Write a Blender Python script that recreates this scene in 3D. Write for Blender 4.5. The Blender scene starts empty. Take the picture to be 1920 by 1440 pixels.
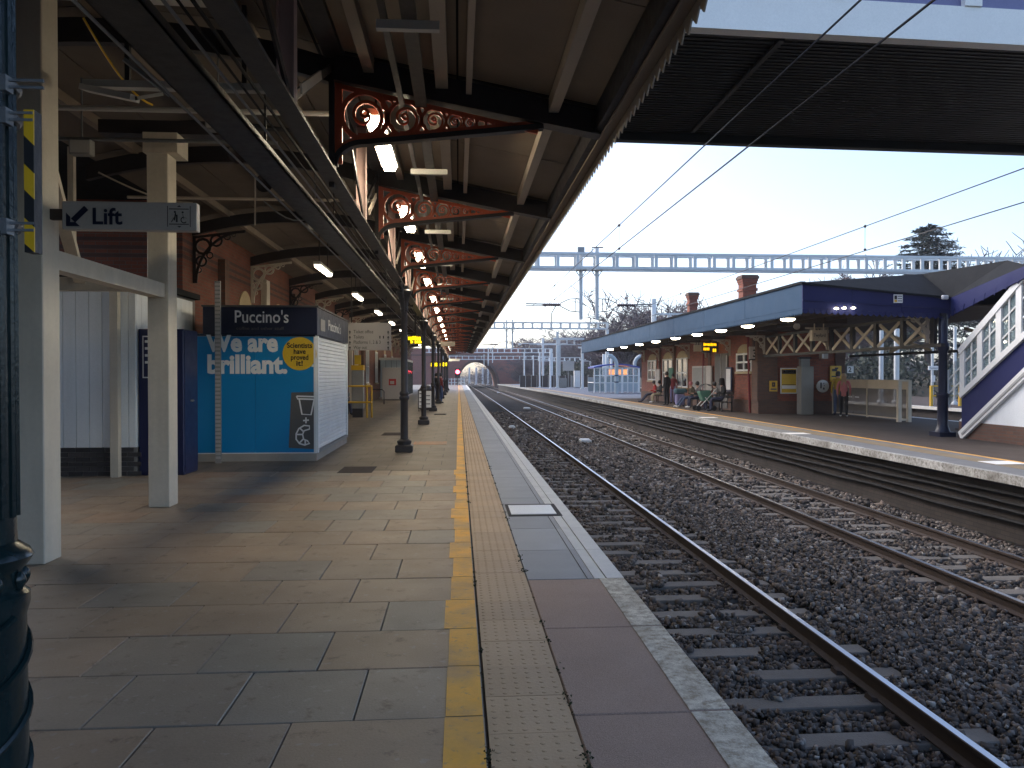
import bpy, bmesh, math, random
import numpy as np
from mathutils import Vector, Matrix
random.seed(7); RNG = np.random.default_rng(7)
SC = bpy.context.scene
ORD = 'first second third fourth fifth sixth seventh eighth ninth tenth eleventh twelfth thirteenth fourteenth fifteenth sixteenth seventeenth eighteenth nineteenth twentieth'.split()
COL = SC.collection
R = math.radians

# ------------------------------------------------------------------ camera, sky, sun, exposure
F, VX, VY, CAMZ = 1450.0, 860.0, 703.0, 1.6            # focal length in photo pixels, vanishing point of the tracks
YAW = math.atan((960 - VX) / F); PITCH = math.atan((720 - VY) / F)
cam = bpy.data.cameras.new('camera'); camo = bpy.data.objects.new('camera', cam); COL.objects.link(camo)
cam.sensor_fit = 'HORIZONTAL'; cam.sensor_width = 36.0; cam.lens = 36.0 * F / 1920
cam.clip_start = 0.05; cam.clip_end = 3000
camo.location = (0, 0, CAMZ); camo.rotation_euler = (math.pi / 2 - PITCH, 0, -YAW)
SC.camera = camo

SUN_EL, SUN_AZ = R(40), R(314)                        # azimuth clockwise from +Y; to the left, veiled by thin cloud
W = bpy.data.worlds.new('World'); SC.world = W; W.use_nodes = True
wn = W.node_tree; bg = wn.nodes['Background']
sky = wn.nodes.new('ShaderNodeTexSky'); sky.sky_type = 'NISHITA'; sky.sun_disc = False
sky.sun_elevation = SUN_EL; sky.sun_rotation = SUN_AZ
sky.air_density = 0.75; sky.dust_density = 2.4; sky.ozone_density = 1.0
wn.links.new(sky.outputs[0], bg.inputs[0]); bg.inputs[1].default_value = 0.15
sl = bpy.data.lights.new('sun', 'SUN'); sl.energy = 0.5; sl.angle = R(40); sl.color = (1, 0.95, 0.9)
so = bpy.data.objects.new('sun', sl); COL.objects.link(so)
so.rotation_euler = (math.pi / 2 - SUN_EL, 0, math.pi - SUN_AZ + math.pi * 0)
_d = Vector((math.sin(SUN_AZ) * math.cos(SUN_EL), math.cos(SUN_AZ) * math.cos(SUN_EL), math.sin(SUN_EL)))
so.rotation_euler = _d.to_track_quat('Z', 'Y').to_euler()
VS = SC.view_settings; VS.view_transform = 'Standard'; VS.look = 'None'; VS.gamma = 1; VS.use_curve_mapping = False
VS.exposure = 1.45
SC.render.engine = 'CYCLES'; SC.cycles.use_denoising = True
SC.cycles.max_bounces = 6; SC.cycles.diffuse_bounces = 4; SC.cycles.glossy_bounces = 3; SC.cycles.transparent_max_bounces = 12
SC.cycles.sample_clamp_indirect = 6

# ------------------------------------------------------------------ pixel helper: a photo pixel is a direction
_rot = camo.rotation_euler.to_matrix()
def ray(px, py): return _rot @ Vector(((px - 960) / F, -(py - 720) / F, -1.0))
def at(px, py, X=None, Y=None, Z=None):
    d = ray(px, py)
    t = X / d.x if X is not None else (Y / d.y if Y is not None else (Z - CAMZ) / d.z)
    return Vector((d.x * t, d.y * t, CAMZ + d.z * t))

# ------------------------------------------------------------------ materials
def N(nt, typ, **kw):
    n = nt.nodes.new(typ)
    for k, v in kw.items(): setattr(n, k, v)
    return n
def math_(nt, op, a, b):
    n = N(nt, 'ShaderNodeMath', operation=op)
    for i, v in enumerate((a, b)):
        if isinstance(v, (int, float)): n.inputs[i].default_value = v
        else: nt.links.new(v, n.inputs[i])
    return n.outputs[0]
def noise(nt, pos, scale, detail=5.0, rough=0.55):
    n = N(nt, 'ShaderNodeTexNoise'); n.inputs['Scale'].default_value = scale
    n.inputs['Detail'].default_value = detail; n.inputs['Roughness'].default_value = rough
    nt.links.new(pos, n.inputs['Vector']); return n.outputs[0]
def ramp(nt, fac, stops, interp='LINEAR'):
    n = N(nt, 'ShaderNodeValToRGB'); cr = n.color_ramp; cr.interpolation = interp
    while len(cr.elements) < len(stops): cr.elements.new(0.5)
    for e, (p, c) in zip(cr.elements, stops): e.position = p; e.color = (*c, 1) if len(c) == 3 else c
    nt.links.new(fac, n.inputs[0]); return n.outputs[0]
def mix(nt, fac, a, b, mode='MIX'):
    n = N(nt, 'ShaderNodeMix', data_type='RGBA', blend_type=mode)
    for s, v in ((n.inputs[0], fac), (n.inputs[6], a), (n.inputs[7], b)):
        if isinstance(v, (int, float)): s.default_value = v
        elif isinstance(v, tuple): s.default_value = (*v, 1)
        else: nt.links.new(v, s)
    return n.outputs[2]
MATS = {}
def M(name, col=(.5, .5, .5), rough=.6, metal=0.0, var=.12, vs=2.5, fine=.06, fs=45.0, bump=0.0, bs=60.0, rnd=0.0,
      emit=0.0, ecol=None, alpha=None, spec=.5, hook=None, streak=0.0):
    if name in MATS: return MATS[name]
    m = bpy.data.materials.new(name); m.use_nodes = True; nt = m.node_tree
    b = nt.nodes['Principled BSDF']; pos = N(nt, 'ShaderNodeNewGeometry').outputs['Position']
    f = 1.0
    if var: f = math_(nt, 'ADD', math_(nt, 'MULTIPLY', math_(nt, 'SUBTRACT', noise(nt, pos, vs), .5), 3 * var), f)
    if fine: f = math_(nt, 'ADD', math_(nt, 'MULTIPLY', math_(nt, 'SUBTRACT', noise(nt, pos, fs, 3), .5), 3 * fine), f)
    if streak:
        mp = N(nt, 'ShaderNodeMapping'); mp.inputs['Scale'].default_value = (7, 7, .6); nt.links.new(pos, mp.inputs[0])
        f = math_(nt, 'ADD', math_(nt, 'MULTIPLY', math_(nt, 'SUBTRACT', noise(nt, mp.outputs[0], 1.2), .5), 3 * streak), f)
    if rnd:
        r = N(nt, 'ShaderNodeObjectInfo').outputs['Random']
        f = math_(nt, 'ADD', math_(nt, 'MULTIPLY', math_(nt, 'SUBTRACT', r, .5), 2 * rnd), f)
    c = hook(nt, pos) if hook else None
    if not isinstance(f, float):
        v = N(nt, 'ShaderNodeVectorMath', operation='SCALE')
        if c is None: v.inputs[0].default_value = col
        else: nt.links.new(c, v.inputs[0])
        nt.links.new(f, v.inputs['Scale']); nt.links.new(v.outputs[0], b.inputs['Base Color'])
        rr = math_(nt, 'ADD', math_(nt, 'MULTIPLY', math_(nt, 'SUBTRACT', noise(nt, pos, vs * 2.3), .5), .3), rough)
        nt.links.new(rr, b.inputs['Roughness'])
    else:
        b.inputs['Base Color'].default_value = (*col, 1); b.inputs['Roughness'].default_value = rough
    b.inputs['Metallic'].default_value = metal; b.inputs['Specular IOR Level'].default_value = spec
    if bump:
        bn = N(nt, 'ShaderNodeBump'); bn.inputs['Strength'].default_value = min(1, bump); bn.inputs['Distance'].default_value = .02
        nt.links.new(noise(nt, pos, bs, 4), bn.inputs['Height']); nt.links.new(bn.outputs[0], b.inputs['Normal'])
    if emit:
        b.inputs['Emission Color'].default_value = (*(ecol or col), 1); b.inputs['Emission Strength'].default_value = emit
    if alpha is not None:
        tr = N(nt, 'ShaderNodeBsdfTransparent'); mx = N(nt, 'ShaderNodeMixShader'); mx.inputs[0].default_value = alpha
        nt.links.new(tr.outputs[0], mx.inputs[1]); nt.links.new(b.outputs[0], mx.inputs[2])
        nt.links.new(mx.outputs[0], nt.nodes['Material Output'].inputs[0])
    MATS[name] = m; return m

def slab_hook(nt, pos):
    r = N(nt, 'ShaderNodeObjectInfo').outputs['Random']
    c = ramp(nt, r, [(0, (.32, .25, .185)), (.3, (.295, .225, .16)), (.5, (.285, .24, .19)), (.70, (.25, .235, .20)), (.76, (.295, .2, .135)), (.9, (.325, .255, .185)), (1, (.27, .215, .16))])
    st = ramp(nt, noise(nt, pos, 6.5, 8, .7), [(.0, (0, 0, 0)), (.57, (0, 0, 0)), (.68, (1, 1, 1))])
    c = mix(nt, math_(nt, 'MULTIPLY', st, .6), c, (.09, .06, .045))
    gum = ramp(nt, noise(nt, pos, 17, 2, .4), [(0, (0, 0, 0)), (.665, (0, 0, 0)), (.69, (1, 1, 1))])
    return mix(nt, math_(nt, 'MULTIPLY', gum, .35), c, (.36, .34, .32))
def far_slab_hook(nt, pos):
    sx = N(nt, 'ShaderNodeMapping'); nt.links.new(pos, sx.inputs[0]); sx.inputs['Scale'].default_value = (1, 1, 1)
    b = N(nt, 'ShaderNodeTexBrick'); b.offset = .5
    for k, v in (('Scale', 1.0), ('Mortar Size', .006), ('Brick Width', .62), ('Row Height', .628)): b.inputs[k].default_value = v
    b.inputs['Color1'].default_value = (.2, .16, .12, 1); b.inputs['Color2'].default_value = (.165, .135, .105, 1); b.inputs['Mortar'].default_value = (.05, .045, .04, 1)
    b.inputs['Bias'].default_value = 0.0
    nt.links.new(sx.outputs[0], b.inputs[0]); return b.outputs[0]
def brick_hook(c1, c2, mortar, bands=()):
    def h(nt, pos):
        s = N(nt, 'ShaderNodeSeparateXYZ'); nt.links.new(pos, s.inputs[0])
        cb = N(nt, 'ShaderNodeCombineXYZ'); nt.links.new(math_(nt, 'ADD', s.outputs[0], s.outputs[1]), cb.inputs[0]); nt.links.new(s.outputs[2], cb.inputs[1])
        b = N(nt, 'ShaderNodeTexBrick')
        for k, v in (('Scale', 1.0), ('Mortar Size', .006), ('Brick Width', .225), ('Row Height', .075)): b.inputs[k].default_value = v
        b.inputs['Color1'].default_value = (*c1, 1); b.inputs['Color2'].default_value = (*c2, 1); b.inputs['Mortar'].default_value = (*mortar, 1)
        nt.links.new(cb.outputs[0], b.inputs[0]); c = b.outputs[0]
        for z0, z1 in bands:
            k = math_(nt, 'MULTIPLY', math_(nt, 'GREATER_THAN', s.outputs[2], z0), math_(nt, 'LESS_THAN', s.outputs[2], z1))
            c = mix(nt, math_(nt, 'MULTIPLY', k, .8), c, (.05, .03, .03))
        return c
    return h
def worn_hook(white, under, lo, hi):
    def h(nt, pos):
        k = ramp(nt, noise(nt, pos, 14, 9, .75), [(lo, (0, 0, 0)), (hi, (1, 1, 1))])
        k2 = ramp(nt, noise(nt, pos, 2.0, 3), [(.3, (.3, .3, .3)), (.6, (1, 1, 1))])
        return mix(nt, math_(nt, 'MULTIPLY', k, k2), under, white)
    return h
def stone_hook(nt, pos):
    r = N(nt, 'ShaderNodeNewGeometry').outputs['Random Per Island']
    c = ramp(nt, r, [(0, (.035, .03, .027)), (.35, (.08, .068, .06)), (.6, (.12, .1, .085)), (.8, (.15, .112, .09)), (.94, (.21, .19, .17)), (1, (.36, .34, .31))])
    s_ = N(nt, 'ShaderNodeSeparateXYZ'); nt.links.new(pos, s_.inputs[0]); k = None
    for xr_ in (1.99, 3.49, 6.23, 7.74):
        d = math_(nt, 'SUBTRACT', 1.0, math_(nt, 'MULTIPLY', math_(nt, 'ABSOLUTE', math_(nt, 'SUBTRACT', s_.outputs[0], xr_), 0), 2.6))
        d = math_(nt, 'MAXIMUM', d, 0.0); k = d if k is None else math_(nt, 'MAXIMUM', k, d)
    k = math_(nt, 'MULTIPLY', k, noise(nt, pos, 1.7, 3))
    return mix(nt, math_(nt, 'MULTIPLY', k, .95), c, (.10, .052, .03))
def bed_hook(nt, pos):
    v = N(nt, 'ShaderNodeTexVoronoi'); v.inputs['Scale'].default_value = 16; nt.links.new(pos, v.inputs['Vector'])
    c = ramp(nt, v.outputs['Distance'], [(0, (.05, .044, .04)), (.5, (.033, .029, .027)), (1, (.012, .011, .01))])
    return mix(nt, .45, c, mix(nt, 1.0, c, v.outputs['Color'], 'MULTIPLY'))

M('slab', rough=.52, spec=.35, var=.2, vs=1.6, fine=.1, fs=70, bump=.12, bs=90, hook=slab_hook)
M('slab_far', rough=.52, spec=.25, var=.14, vs=.9, fine=.05, hook=far_slab_hook)
M('yellow_paint', rough=.55, hook=worn_hook((.80, .40, .025), (.28, .2, .12), .30, .44), var=.1)
M('tactile', (.46, .325, .19), .6, var=.12, vs=1.7, rnd=.07, bump=.15)
M('pink_concrete', (.40, .285, .22), .75, var=.1, vs=1.5, fine=.25, fs=130, bump=.5, bs=180, rnd=.06)
M('grey_coping', (.31, .315, .315), .6, var=.12, vs=1.3, fine=.06, rnd=.08, bump=.1)
M('white_edge_worn', rough=.8, hook=worn_hook((.80, .75, .62), (.36, .29, .2), .38, .58), var=.12, bump=.5, bs=120)
M('white_edge', (.62, .61, .57), .6, var=.14, vs=4, fine=.08)
M('island_coping', (.17, .175, .18), .75, spec=.2, var=.15, vs=1.2)
M('island_tactile', (.22, .175, .115), .75, spec=.2, var=.15)
M('island_edge', rough=.8, spec=.2, hook=worn_hook((.5, .5, .48), (.13, .12, .1), .34, .56), var=.15)
M('white_paint', (.78, .78, .76), .45, var=.07)
M('dark_joint', (.035, .03, .028), .9)
M('platform_wall', hook=brick_hook((.03, .024, .021), (.042, .032, .027), (.018, .016, .015)), rough=.85, var=.3, vs=.9, streak=.25, bump=.3)
M('stone', rough=.85, hook=stone_hook, var=.25, vs=.8, fine=.12)
M('bed', rough=.95, spec=.1, hook=bed_hook, var=.3, vs=.5, bump=1.0, bs=22)
M('sleeper', (.15, .137, .122), .85, var=.25, vs=3, fine=.12, rnd=.14, bump=.3)
M('rail_side', (.04, .026, .02), .75, var=.25, vs=6)
M('rail_top', (.55, .57, .6), .3, metal=1.0, var=0, fine=0)
M('cable', (.012, .012, .013), .7, spec=.15)
M('green_iron', (.008, .02, .022), .2, var=.15, vs=9, bump=.08, bs=60)
M('dark_iron', (.022, .018, .02), .5, var=.2, vs=5, bump=.1)
M('galv', (.22, .23, .24), .42, metal=.6, var=.15, vs=8)
M('cream_paint', (.56, .51, .42), .55, var=.12, vs=2.2, streak=.11, fine=.06, fs=25, bump=.06, bs=50)
M('cream_board', (.42, .36, .29), .6, var=.18, vs=1.2, streak=.0, rnd=.07)
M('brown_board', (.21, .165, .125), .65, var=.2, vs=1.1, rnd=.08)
M('shaded_board', (.115, .09, .07), .65, var=.2, vs=1.1, rnd=.1)  # brown boards darkened, the building-side roof's shade put into their colour
M('pink_steel', (.42, .30, .28), .5, var=.12)
M('red_iron', (.58, .105, .04), .42, var=.18, vs=6, bump=.08)
M('cream_iron', (.58, .53, .44), .5)
M('navy', (.012, .018, .07), .4, var=.1, fine=.03)
M('navy_sign', (.008, .012, .035), .35, var=.08)
M('poster_blue', (.0, .21, .47), .4, var=.05, vs=.8, fine=.02)
M('poster_yellow', (.66, .43, .02), .45)
M('print_white', (.78, .78, .76), .5, var=.03, fine=.02)
M('print_black', (.01, .01, .012), .5, var=0, fine=0)
M('print_grey', (.10, .095, .09), .6)
M('grey_plinth', (.32, .29, .25), .6, var=.15)
M('shutter', (.78, .80, .80), .45, metal=.0, var=.1, vs=2)
M('clad_white', (.76, .80, .82), .45, var=.08, vs=1.1, streak=.06, rnd=.03)
M('dark_brick', (.045, .042, .045), .6, var=.2, rnd=.3, bump=.25)
M('mortar', (.20, .19, .18), .9)
M('sign_grey', (.42, .39, .36), .45, var=.05)
M('hazard_yellow', (.68, .40, .01), .4, var=.05)
M('red_brick', hook=brick_hook((.19, .05, .026), (.14, .04, .022), (.11, .085, .065), ((3.9, 3.97), (4.06, 4.13), (4.22, 4.29))), rough=.8, var=.18, vs=1.2, bump=.3)
M('far_brick', hook=brick_hook((.30, .075, .035), (.2, .05, .028), (.14, .1, .08)), rough=.8, var=.2, vs=.9, bump=.3)
M('dull_brick', hook=brick_hook((.15, .075, .05), (.11, .06, .045), (.1, .085, .07)), rough=.85, var=.22, vs=.8, bump=.3)
M('bridge_brick', hook=brick_hook((.32, .11, .085), (.24, .09, .07), (.2, .15, .12)), rough=.85, var=.25, vs=.3)
M('stone_trim', (.46, .36, .2), .7, var=.12)
M('window_glass', (.02, .025, .03), .08, var=0, fine=0, spec=.8)
M('clear_glass', (.3, .4, .42), .06, var=0, fine=0, alpha=.38)
M('frame_white', (.72, .73, .72), .45, var=.06)
M('canopy_blue', (.038, .08, .14), .65, spec=.12, var=.08, vs=1.2, streak=.04, rnd=.03)
M('fascia_navy', (.015, .02, .09), .55, spec=.2, var=.08, vs=1.3)
M('slate', (.02, .022, .025), .85, spec=.12, var=.18, vs=2, bump=.2)
M('dark_under', (.055, .04, .034), .7, var=.2)
M('asphalt', (.075, .06, .052), .85, spec=.2, var=.15, vs=.8, fine=.12, fs=90, bump=.2)
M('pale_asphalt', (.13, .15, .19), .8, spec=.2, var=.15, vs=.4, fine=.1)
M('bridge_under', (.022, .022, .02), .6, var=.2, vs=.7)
M('bridge_white', (.90, .88, .82), .4, var=.05)
M('bridge_purple', (.17, .17, .31), .5, var=.06)
M('steel_pale', (.58, .61, .62), .5, metal=.15, var=.12, vs=1.5, rnd=.05)
M('steel_white', (.78, .80, .81), .5, var=.1)
M('insulator', (.12, .09, .09), .3)
M('wire', (.03, .03, .035), .5, var=0, fine=0)
M('lamp_warm', (1, .95, .85), .5, emit=9.0, ecol=(1, .86, .62), var=0, fine=0)
M('lamp_white', (1, 1, 1), .5, emit=20.0, ecol=(1, .86, .62), var=0, fine=0)
M('lamp_rib', (1, 1, 1), .5, emit=9.0, ecol=(1, .88, .68), var=0, fine=0)
M('amber', (.8, .3, .0), .5, emit=.75, ecol=(1, .52, .0), var=0, fine=0)
M('amber_flat', (1, .7, .02), .5, emit=.9, ecol=(1, .74, .0), var=0, fine=0)
M('signal_red', (1, .05, .1), .5, emit=14.0, ecol=(1, .05, .09), var=0, fine=0)
M('batten_white', (.55, .54, .5), .5)
M('grey_pillar', (.25, .25, .235), .6)
M('yellow_rail', (.62, .36, .02), .4, var=.06)
M('mesh_panel', (.20, .18, .155), .7, alpha=.62)
M('gate_cream', (.6, .52, .4), .5)
M('shelter_blue', (.03, .06, .30), .4)
M('shelter_panel', (.36, .43, .47), .5, var=.06)
M('bark', (.085, .062, .055), .9, var=.25, vs=1.5)
M('twig', (.13, .10, .105), .9, var=.25, vs=.15)
M('needles', (.018, .04, .03), .8, var=.35, vs=.5)
M('leaf_dark', (.025, .035, .022), .8, var=.5, vs=.35)
M('leaf_rust', (.16, .07, .035), .85, var=.35, vs=.4)
M('earth', (.06, .055, .04), .95, var=.3, vs=.2, bump=.4, bs=3)
M('orange_paint', hook=worn_hook((.52, .16, .03), (.22, .17, .13), .4, .62), rough=.6)
M('skin', (.50, .30, .22), .55, var=.04)
M('hair_dark', (.02, .015, .012), .6)
M('hair_blond', (.30, .20, .11), .6)
for _n, _c in dict(cl_red=(.42, .02, .02), cl_maroon=(.17, .02, .025), cl_black=(.012, .012, .015), cl_navy=(.02, .025, .06), cl_jeans=(.05, .08, .17),
                   cl_olive=(.07, .06, .035), cl_pink=(.50, .16, .17), cl_mustard=(.36, .25, .02), cl_grey=(.25, .25, .25), cl_khaki=(.35, .30, .2),
                   cl_white=(.75, .75, .75), cl_lilac=(.20, .19, .36), cl_green=(.06, .17, .12), cl_teal=(.06, .13, .17)).items():
    M(_n, _c, .8, var=.1, vs=6)

# ------------------------------------------------------------------ mesh building
WL = {}
def wl(o): return WL.get(o.name, Vector((0, 0, 0)))
def tag(o, label=None, cat=None, group=None, kind=None):
    for k, v in (('label', label), ('category', cat), ('group', group), ('kind', kind)):
        if v: o[k] = v
    return o
def thing(name, label, cat, loc=(0, 0, 0), group=None):
    o = bpy.data.objects.new(name, None); COL.objects.link(o); o.location = loc; o.empty_display_size = .2
    WL[o.name] = Vector(loc); return tag(o, label, cat, group)
class MB:
    def __init__(s): s.v = []; s.f = []
    def add(s, vs, fs):
        n = len(s.v); s.v += [tuple(v) for v in vs]; s.f += [tuple(i + n for i in f) for f in fs]; return s
    def hexa(s, p): return s.add(p, [(0, 3, 2, 1), (4, 5, 6, 7), (0, 1, 5, 4), (1, 2, 6, 5), (2, 3, 7, 6), (3, 0, 4, 7)])
    def box(s, x0, x1, y0, y1, z0, z1):
        return s.hexa([(x0, y0, z0), (x1, y0, z0), (x1, y1, z0), (x0, y1, z0), (x0, y0, z1), (x1, y0, z1), (x1, y1, z1), (x0, y1, z1)])
    def bar(s, a, b, w, h=None, up=(0, 0, 1)):
        a, b = Vector(a), Vector(b); h = h or w; d = (b - a).normalized(); u = Vector(up)
        if abs(d.dot(u)) > .98: u = Vector((0, 1, 0))
        sx = d.cross(u).normalized() * (w / 2); sz = sx.cross(d).normalized() * (h / 2)
        return s.hexa([a - sx - sz, a + sx - sz, b + sx - sz, b - sx - sz, a - sx + sz, a + sx + sz, b + sx + sz, b - sx + sz])
    def tube(s, pts, r, n=8, cap=True):
        pts = [Vector(p) for p in pts]; rs = r if isinstance(r, (list, tuple)) else [r] * len(pts); base = len(s.v); pu = None
        for i, p in enumerate(pts):
            d = (pts[min(i + 1, len(pts) - 1)] - pts[max(i - 1, 0)]).normalized()
            u = pu if pu is not None else (Vector((0, 0, 1)) if abs(d.z) < .9 else Vector((1, 0, 0)))
            a = d.cross(u).normalized(); bb = a.cross(d).normalized(); pu = bb
            for k in range(n):
                t = 2 * math.pi * k / n; s.v.append(tuple(p + (a * math.cos(t) + bb * math.sin(t)) * rs[i]))
        for i in range(len(pts) - 1):
            for k in range(n):
                q = base + i * n
                s.f.append((q + k, q + (k + 1) % n, q + n + (k + 1) % n, q + n + k))
        if cap: s.f.append(tuple(base + k for k in range(n))[::-1]); s.f.append(tuple(base + (len(pts) - 1) * n + k for k in range(n)))
        return s
    def lathe(s, c, prof, n=16, axis='z'):
        base = len(s.v); c = Vector(c)
        for r, h in prof:
            for k in range(n):
                t = 2 * math.pi * k / n; x, y = r * math.cos(t), r * math.sin(t)
                s.v.append(tuple(c + (Vector((x, y, h)) if axis == 'z' else Vector((x, -h, y)) if axis == 'y' else Vector((h, x, y)))))
        for i in range(len(prof) - 1):
            for k in range(n):
                q = base + i * n; s.f.append((q + k, q + (k + 1) % n, q + n + (k + 1) % n, q + n + k))
        s.f.append(tuple(base + k for k in range(n))[::-1]); s.f.append(tuple(base + (len(prof) - 1) * n + k for k in range(n)))
        return s
    def prism(s, poly, ext):
        n = len(poly); e = Vector(ext); p = [Vector(q) for q in poly]
        s.add(p + [q + e for q in p], [tuple(range(n))[::-1], tuple(range(n, 2 * n))] + [(i, (i + 1) % n, n + (i + 1) % n, n + i) for i in range(n)]); return s
    def ribbon(s, pts, w, frame, t, closed=False):
        # flat ribbon of width w following 2D pts, thickness t; frame(u, v, d) -> point
        P = [Vector((a, b)) for a, b in pts]; n = len(P); L, Rr = [], []
        for i in range(n):
            a = P[i - 1] if (closed or i) else P[0]; b = P[(i + 1) % n] if (closed or i < n - 1) else P[-1]
            d = (b - a).normalized(); nn = Vector((-d.y, d.x)); ww = w[i] if isinstance(w, list) else w
            L.append(P[i] + nn * ww / 2); Rr.append(P[i] - nn * ww / 2)
        base = len(s.v)
        for i in range(n):
            for q, d in ((L[i], -t / 2), (Rr[i], -t / 2), (Rr[i], t / 2), (L[i], t / 2)): s.v.append(tuple(frame(q.x, q.y, d)))
        for i in range(n if closed else n - 1):
            a = base + 4 * i; b = base + 4 * ((i + 1) % n)
            for k in range(4): s.f.append((a + k, a + (k + 1) % 4, b + (k + 1) % 4, b + k))
        if not closed: s.f.append((base, base + 1, base + 2, base + 3)); b = base + 4 * (n - 1); s.f.append((b + 3, b + 2, b + 1, b))
        return s
    def mesh(s, name, mat, smooth=False, bevel=0, off=Vector((0, 0, 0))):
        me = bpy.data.meshes.new(name)
        me.from_pydata([(v[0] - off.x, v[1] - off.y, v[2] - off.z) for v in s.v], [], s.f)
        bm = bmesh.new(); bm.from_mesh(me); bmesh.ops.recalc_face_normals(bm, faces=bm.faces)
        if bevel: bmesh.ops.bevel(bm, geom=bm.edges[:], offset=bevel, segments=1, affect='EDGES', clamp_overlap=True)
        bm.to_mesh(me); bm.free()
        if smooth:
            for p in me.polygons: p.use_smooth = True
            me.set_sharp_from_angle(angle=R(40))
        me.materials.append(MATS[mat] if isinstance(mat, str) else mat); return me
    def build(s, name, mat, parent=None, smooth=False, bevel=0, label=None, cat=None, group=None, kind=None, origin=None):
        off = wl(parent) if parent else Vector(origin or (0, 0, 0))
        o = bpy.data.objects.new(name, s.mesh(name, mat, smooth, bevel, off)); COL.objects.link(o)
        if parent: o.parent = parent; WL[o.name] = off
        else: o.location = off; WL[o.name] = off
        return tag(o, label, cat, group, kind)
def inst(name, me, parent, loc, rz=0, scale=None):
    o = bpy.data.objects.new(name, me); COL.objects.link(o)
    if parent: o.parent = parent
    o.location = Vector(loc) - (wl(parent) if parent else Vector((0, 0, 0))); o.rotation_euler.z = rz
    if scale: o.scale = scale if isinstance(scale, (tuple, list)) else (scale,) * 3
    WL[o.name] = Vector(loc); return o
def copy_tree(o, parent=None, loc=None, rz=None, scale=None, **tags):
    c = o.copy(); COL.objects.link(c); c.parent = parent
    if loc is not None: c.location = loc; WL[c.name] = Vector(loc)
    else: WL[c.name] = wl(o)
    if rz is not None: c.rotation_euler.z = rz
    if scale is not None: c.scale = (scale,) * 3 if not isinstance(scale, tuple) else scale
    for ch in list(o.children): copy_tree(ch, c)
    tag(c, **tags); return c
def structure(name, mb, mat, **kw): return mb.build(name, mat, kind='structure', **kw)
def sbox(*a): return MB().box(*a)
def text_mesh(txt, size, mat, offset=0.0, extrude=.002, align='LEFT', spacing=1.0):
    cu = bpy.data.curves.new('t', 'FONT'); cu.body = txt; cu.size = size; cu.offset = offset; cu.extrude = extrude
    cu.align_x = align; cu.space_character = spacing; cu.resolution_u = 3
    o = bpy.data.objects.new('t', cu); COL.objects.link(o); bpy.context.view_layer.update()
    me = bpy.data.meshes.new_from_object(o.evaluated_get(bpy.context.evaluated_depsgraph_get()))
    bpy.data.objects.remove(o); bpy.data.curves.remove(cu)
    me.materials.clear(); me.materials.append(MATS[mat]); return me
def text(name, txt, parent, loc, size, mat, facing='-y', fit=None, **kw):
    me = text_mesh(txt, size, mat, **kw); o = inst(name, me, parent, loc)
    o.rotation_euler = {'-y': (R(90), 0, 0), '-x': (R(90), 0, R(-90)), '+x': (R(90), 0, R(90))}[facing]
    if fit:
        w = max(v.co.x for v in me.vertices) - min(v.co.x for v in me.vertices); o.scale.x = fit / w
    return o
def curve_x(y, a=-4e-5): return a * max(0, y - 30) ** 2 if y < 260 else a * 230 ** 2 + 2 * a * 230 * (y - 260)

# ------------------------------------------------------------------ ground, track bed, platforms
structure('ground', MB().add([(-900, -300, -1.45), (1200, -300, -1.45), (1200, 1800, -1.45), (-900, 1800, -1.45)], [(0, 1, 2, 3)]), 'earth')
ys = [-15, 10, 30] + list(range(40, 430, 10))
mb = MB()
for i, y in enumerate(ys):
    mb.v += [(-14 + curve_x(y), y, -1.13), (31 + curve_x(y), y, -1.13)]
    if i: mb.f.append((2 * i - 2, 2 * i - 1, 2 * i + 1, 2 * i))
structure('track_bed', mb, 'bed')

PE = 1.30                                              # near platform edge
plat = structure('platform', sbox(-9.0, 1.12, -12, 126, -1.4, -.05), 'platform_wall')
sbox(-9.0, .118, 13.02, 126, -.05, 0).build('far_paving', 'slab_far', plat)
sbox(-9.0, .118, -12, 2.346, -.05, 0).build('near_paving', 'slab_far', plat)
# paving slabs, one by one
SLW = {}
for w in (.604, .594, .884, .63):
    SLW[w] = MB().box(-w / 2, w / 2, -.3105, .3105, -.05, 0).mesh('paving_slab', 'slab', bevel=.004)
row = 0; y = 2.352
while y < 13.0:
    x = .118
    first = (.604, .884)[row % 2]
    while x > -8.9:
        w = first if x == .118 else random.choice((.604, .594, .604, .63))
        o_ = inst('paving_slab', SLW[w], plat, (x - w / 2, y + .3105, random.uniform(-.003, .001))); o_.rotation_euler = (random.uniform(-.004, .004), random.uniform(-.004, .004), random.uniform(-.002, .002))
        x -= w + .007
    # painted yellow line on the end of the row
    j = random.uniform(-.018, .018) - (.03 if row % 3 == 1 else 0)
    sbox(-.045 + j, .112, y + .002, y + .619, .003, .0045).build('yellow_line', 'yellow_paint', plat)
    y += .628; row += 1
sbox(-.04, .112, 13.03, 122, .002, .0045).build('yellow_line', 'yellow_paint', plat)
structure_joint = sbox(.118, .128, 2.2, 60, -.05, -.012).build('joint', 'dark_joint', plat)
# blister paving
mb = MB().box(-.1985, .1985, -.1985, .1985, -.05, 0)
for a in range(6):
    for b in range(6):
        mb.lathe((-.1985 + .066 * a + .033, -.1985 + .066 * b + .033, -.001), [(.0135, 0), (.011, .003), (.006, .0042)], 8)
TAC = mb.mesh('tactile_slab', 'tactile')
y = 2.42; k = 0
while y < 46:
    inst('tactile_slab', TAC, plat, (.331, y, random.uniform(-.001, .001))); y += .401
sbox(.132, .53, y - .19, 122, -.05, -.0005).build('tactile_strip', 'tactile', plat)
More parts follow.
